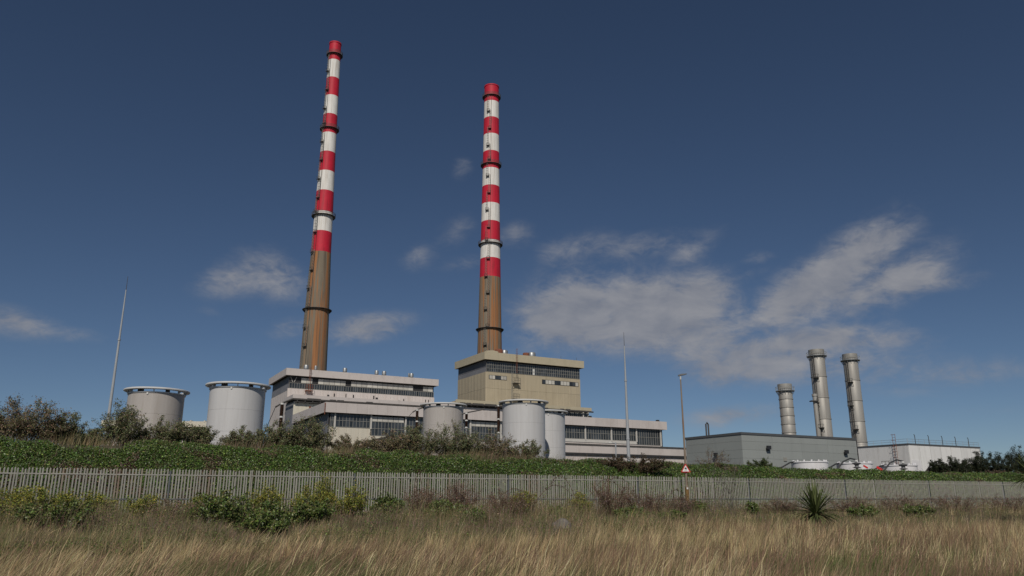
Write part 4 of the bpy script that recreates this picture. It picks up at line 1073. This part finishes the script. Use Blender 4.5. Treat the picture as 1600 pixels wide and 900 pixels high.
for i, (px, d_, h, w, lab) in enumerate((
        (362, 43.5, 1.35, 2.6, 'dark green bramble bush, largest before the left part of the fence'), (448, 42.5, 1.05, 2.3, 'bright leafy green bush right of the dark bramble bush'), (420, 39.5, .7, 1.8, 'low green bush spilling into the dry grass'),
        (500, 43.5, .95, 1.6, 'leafy green bush below the tall yellow green plants'), (610, 45.2, .95, 1.35, 'compact round green bush alone before bare fence'), (695, 44.5, .95, 2.0, 'ragged green bush right of the compact round one'),
        (745, 42.0, .7, .9, 'small upright green bush among brown weeds'), (870, 44.0, .55, .8, 'tiny bright green bush behind the grey rock'), (985, 43.0, .6, 1.8, 'low green bush at the foot of the reddish brambles'), (1042, 42.0, .5, 1.2, 'low green bush left of the lamp post foot'), (1085, 46.5, .55, .9, 'small green bush right of the lamp post foot'), (1165, 45.0, .6, .7, 'small green bush right of the bare twiggy shrubs'), (110, 43.5, 1.0, 2.6, 'dark green bush below the left yellow green clumps'),
        (1420, 43.0, .75, 1.8, 'dark green bush right of the spiky palm'), (1335, 43.0, .7, 1.5, 'dark green low bush beside the spiky palm'))):
    x, y = spot(px, d_)
    shrub('green_bush', lab, 'bush', x, y, h * 1.2, w * 1.4, 240 + i, nst=32, ntw=17, nlf=10, leaf=.050, col=GREEN, cvar=.32, lm='waxy', aspect=.7, group='leafy green bushes before the fence', up=.5)
RB = ((.26, .185, .150), (.20, .138, .105), (.31, .235, .185), (.14, .145, .060))
for i, (px, d_, h, w, lab) in enumerate((
        (290, 45.5, .75, 2.2, 'reddish brown dry weed patch right of the left clumps'), (660, 46.0, 1.2, 1.6, 'pinkish dry weed patch left of mid fence'), (720, 46.2, 1.3, 1.6, 'tall pinkish dry weed patch against mid fence'), (790, 45.5, 1.0, 2.6, 'brown dry weed patch below the pale yellow clump'),
        (950, 46.0, 1.35, 2.6, 'reddish bramble thicket before the fence, left part'), (1005, 46.0, 1.15, 2.2, 'reddish bramble thicket before the fence, right part'), (1060, 45.0, .8, 1.6, 'brown dry weed patch at the lamp post foot'), (1215, 46.0, .85, 2.6, 'brown dry weed patch left of the spiky palm'), (1320, 46.5, .9, 3.0, 'reddish dry weed patch right of the spiky palm'), (1400, 46.5, .95, 3.4, 'reddish dry weed patch farther right along the fence'), (1480, 46.2, 1.0, 3.4, 'reddish dry weed patch before the far fence'), (1560, 46.0, 1.05, 3.6, 'reddish dry weed patch at the right edge'))):
    x, y = spot(px, d_)
    shrub('dry_weed', lab, 'plant', x, y, h * (1.45 if 640 < px < 1080 else 1.2), w * 1.5, 280 + i, nst=64, ntw=14, nlf=7, leaf=.033, col=RB, cvar=.3, stem='bramble_stem', aspect=.4, up=1.2, bare=.2, group='reddish brown dry weeds before the fence', dome=.5)

# arching bramble stems against the fence
def arch(label, px0, px1, d_, top, seed):
    x0, y0 = spot(px0, d_); x1, y1 = spot(px1, d_ + .4); r = np.random.default_rng(seed)
    z0, z1 = float(gz(x0, y0)), float(gz(x1, y1)) + top * .55
    t = thing('bramble', label, 'bramble', (x0, y0, z0), 0, 'arching bramble stems')
    ts = np.linspace(0, 1, 11); dx, dy, dz = x1 - x0, y1 - y0, z1 - z0
    pts = [(dx * s + r.normal(0, .02), dy * s, dz * s + top * 1.5 * s * (1 - s) * 1.3 + top * .5 * math.sin(math.pi * s)) for s in ts]
    MB().tube(pts, [.016 * (1 - .6 * s) for s in ts], 4).build('stem', 'bramble_stem', t)
    P = np.concatenate([np.array(pts[4:]) + r.normal(0, .06, (7, 3)) for _ in range(9)])
    V, F, C = leaves(P, r.normal(size=P.shape) + (0, -.5, .4), .045, np.array((.085, .06, .03)), .4, .6, seed)
    link('leaves', np_mesh('leaves', V, F, np.clip(C, .004, .9), 'leaf'), t)
for i, a in enumerate((('bramble stem arching up from the pinkish weeds at mid fence', 762, 835, 47.5, 1.1), ('bramble stem arching over the brown weeds right of mid fence', 825, 900, 47.0, 1.3), ('long bramble stem arching left of the reddish thicket', 905, 850, 47.4, 1.7), ('bramble stem arching high in the reddish thicket', 915, 995, 47.2, 1.7), ('bramble stem leaning left across the fence by the thicket', 985, 918, 47.6, 1.6), ('bramble stem arching towards the lamp post', 1030, 1070, 47.0, 1.1), ('single bramble stem leaning left before bare fence', 664, 649, 48.0, 1.9))): arch(*a, 330 + i)

# bare twiggy shrubs right of the lamp post
def bare_shrub(label, px, d_, h, w, seed, nst=6):
    x, y = spot(px, d_); r = np.random.default_rng(seed)
    t = thing('bare_shrub', label, 'shrub', (x, y, float(gz(x, y))), 0, 'bare twiggy shrubs')
    for i in range(nst):
        mb = MB(); p = np.array((r.normal(0, .12), r.normal(0, .1), -.05)); d0 = np.array((r.uniform(-.5, .5) * w / h, r.uniform(-.2, .2), 1.0)); pts = [p.copy()]
        for k in range(7):
            d0 = d0 + np.array((r.normal(0, .16), r.normal(0, .1), .05)); p = p + d0 / np.linalg.norm(d0) * h / 7 * r.uniform(.8, 1.15); pts.append(p.copy())
        mb.tube(pts, [.015 * (1 - .1 * k) for k in range(8)], 4)
        for k in range(2, 8):
            for _ in range(2):
                q = pts[k]; e = d0 / np.linalg.norm(d0) + r.normal(0, .7, 3) * (1, .6, .6); e[2] = abs(e[2]); e /= np.linalg.norm(e); ln = r.uniform(.2, .55)
                m_ = q + e * ln * .5; e2 = q + e * ln + np.array((0, 0, .1)); mb.tube([q, m_, e2], [.007, .005, .003], 3)
                mb.tube([m_, m_ + (e + r.normal(0, .6, 3)) * ln * .4], [.005, .003], 3)
        mb.build('branch', 'twig', t)
bare_shrub('bare twiggy shrub right of the lamp post, left of the pair', 1112, 41.5, 3.3, 2.2, 351, 7)
bare_shrub('bare twiggy shrub right of the lamp post, right of the pair', 1136, 42.0, 3.0, 1.8, 352, 7)

# spiky cabbage palms
LEAFV = []
for v in range(4):
    r = np.random.default_rng(400 + v); mb = MB(); n = 6; droop = (.05, .16, .32, .5)[v]
    for k in range(n + 1):
        s = k / n; w = .036 * (1 - s) ** .55 * (.55 + .9 * s if s < .5 else 1) + .001; zc = s - droop * s ** 2.4 * .55
        xo = droop * s * s * .75
        mb.v += [(xo, -w, zc + w * .35), (xo + w * .25, 0, zc), (xo, w, zc + w * .35)]
    for k in range(n):
        a = k * 3; mb.f += [[a, a + 1, a + 4, a + 3], [a + 1, a + 2, a + 5, a + 4]]
    LEAFV.append(mb)
mat('palm_leaf', (.115, .140, .050), .5, var=.25, scale=2, rand=.35)
mat('palm_dead', (.20, .15, .085), .9, var=.3, scale=3, rand=.2)
LEAFM = [m.mesh('palm_leaf', 'palm_leaf', True) for m in LEAFV]; LEAFD = LEAFV[3].mesh('dead_leaf', 'palm_dead', True)
def palm(label, px, d_, size, seed, n=150, trunk=.5):
    x, y = spot(px, d_); r = np.random.default_rng(seed); z = float(gz(x, y))
    t = thing('cabbage_palm', label, 'palm', (x, y, z), 0, 'spiky cabbage palms')
    MB().tube([(0, 0, -.1), (.02, 0, trunk * .5), (.03, 0, trunk + .12)], [.13, .11, .09], 9).build('trunk', 'bark', t, True)
    for i in range(n):
        tilt = R(8 + 92 * (i / n) ** .85 + r.normal(0, 6)); az = i * 2.39996 + r.normal(0, .2)
        v = min(3, int(i / n * 3.2 + r.random() * .9)); s = size * r.uniform(.8, 1.12)
        link('leaf', LEAFM[v], t, (.03, 0, trunk + .1 - .12 * i / n), (0, tilt, az), (s, s * .9, s))
    for i in range(26):
        link('dead_leaf', LEAFD, t, (.03, 0, trunk - .05), (0, R(r.uniform(105, 150)), r.uniform(0, 6.28)), (size * .7,) * 3)
palm('spiky green cabbage palm standing in the dry grass before the fence', 1263, 34.5, 1.7, 410, 175, .75)
palm('spiky cabbage palm cut by the right edge of the photo', 1604, 36.0, 1.8, 411, 130, 2.9)

# grey rock in the grass
x, y = spot(875, 36.5)
t = bpy.data.meshes.new('rock'); bm = bmesh.new(); bmesh.ops.create_icosphere(bm, subdivisions=3, radius=1)
for v in bm.verts:
    k = 1 + .22 * math.sin(3.1 * v.co.x + 1.7) * math.cos(2.7 * v.co.y) + .12 * math.sin(7 * v.co.z + 4 * v.co.x)
    v.co = v.co * k; v.co.x *= .62; v.co.y *= .45; v.co.z *= .38
bm.to_mesh(t); bm.free(); t.materials.append(MATS['rock_grey']); t.shade_smooth()
o = link('rock', t, None, (x, y, float(gz(x, y)) + .12)); tag(o, 'grey rock lying in the dry grass below mid fence', 'rock')
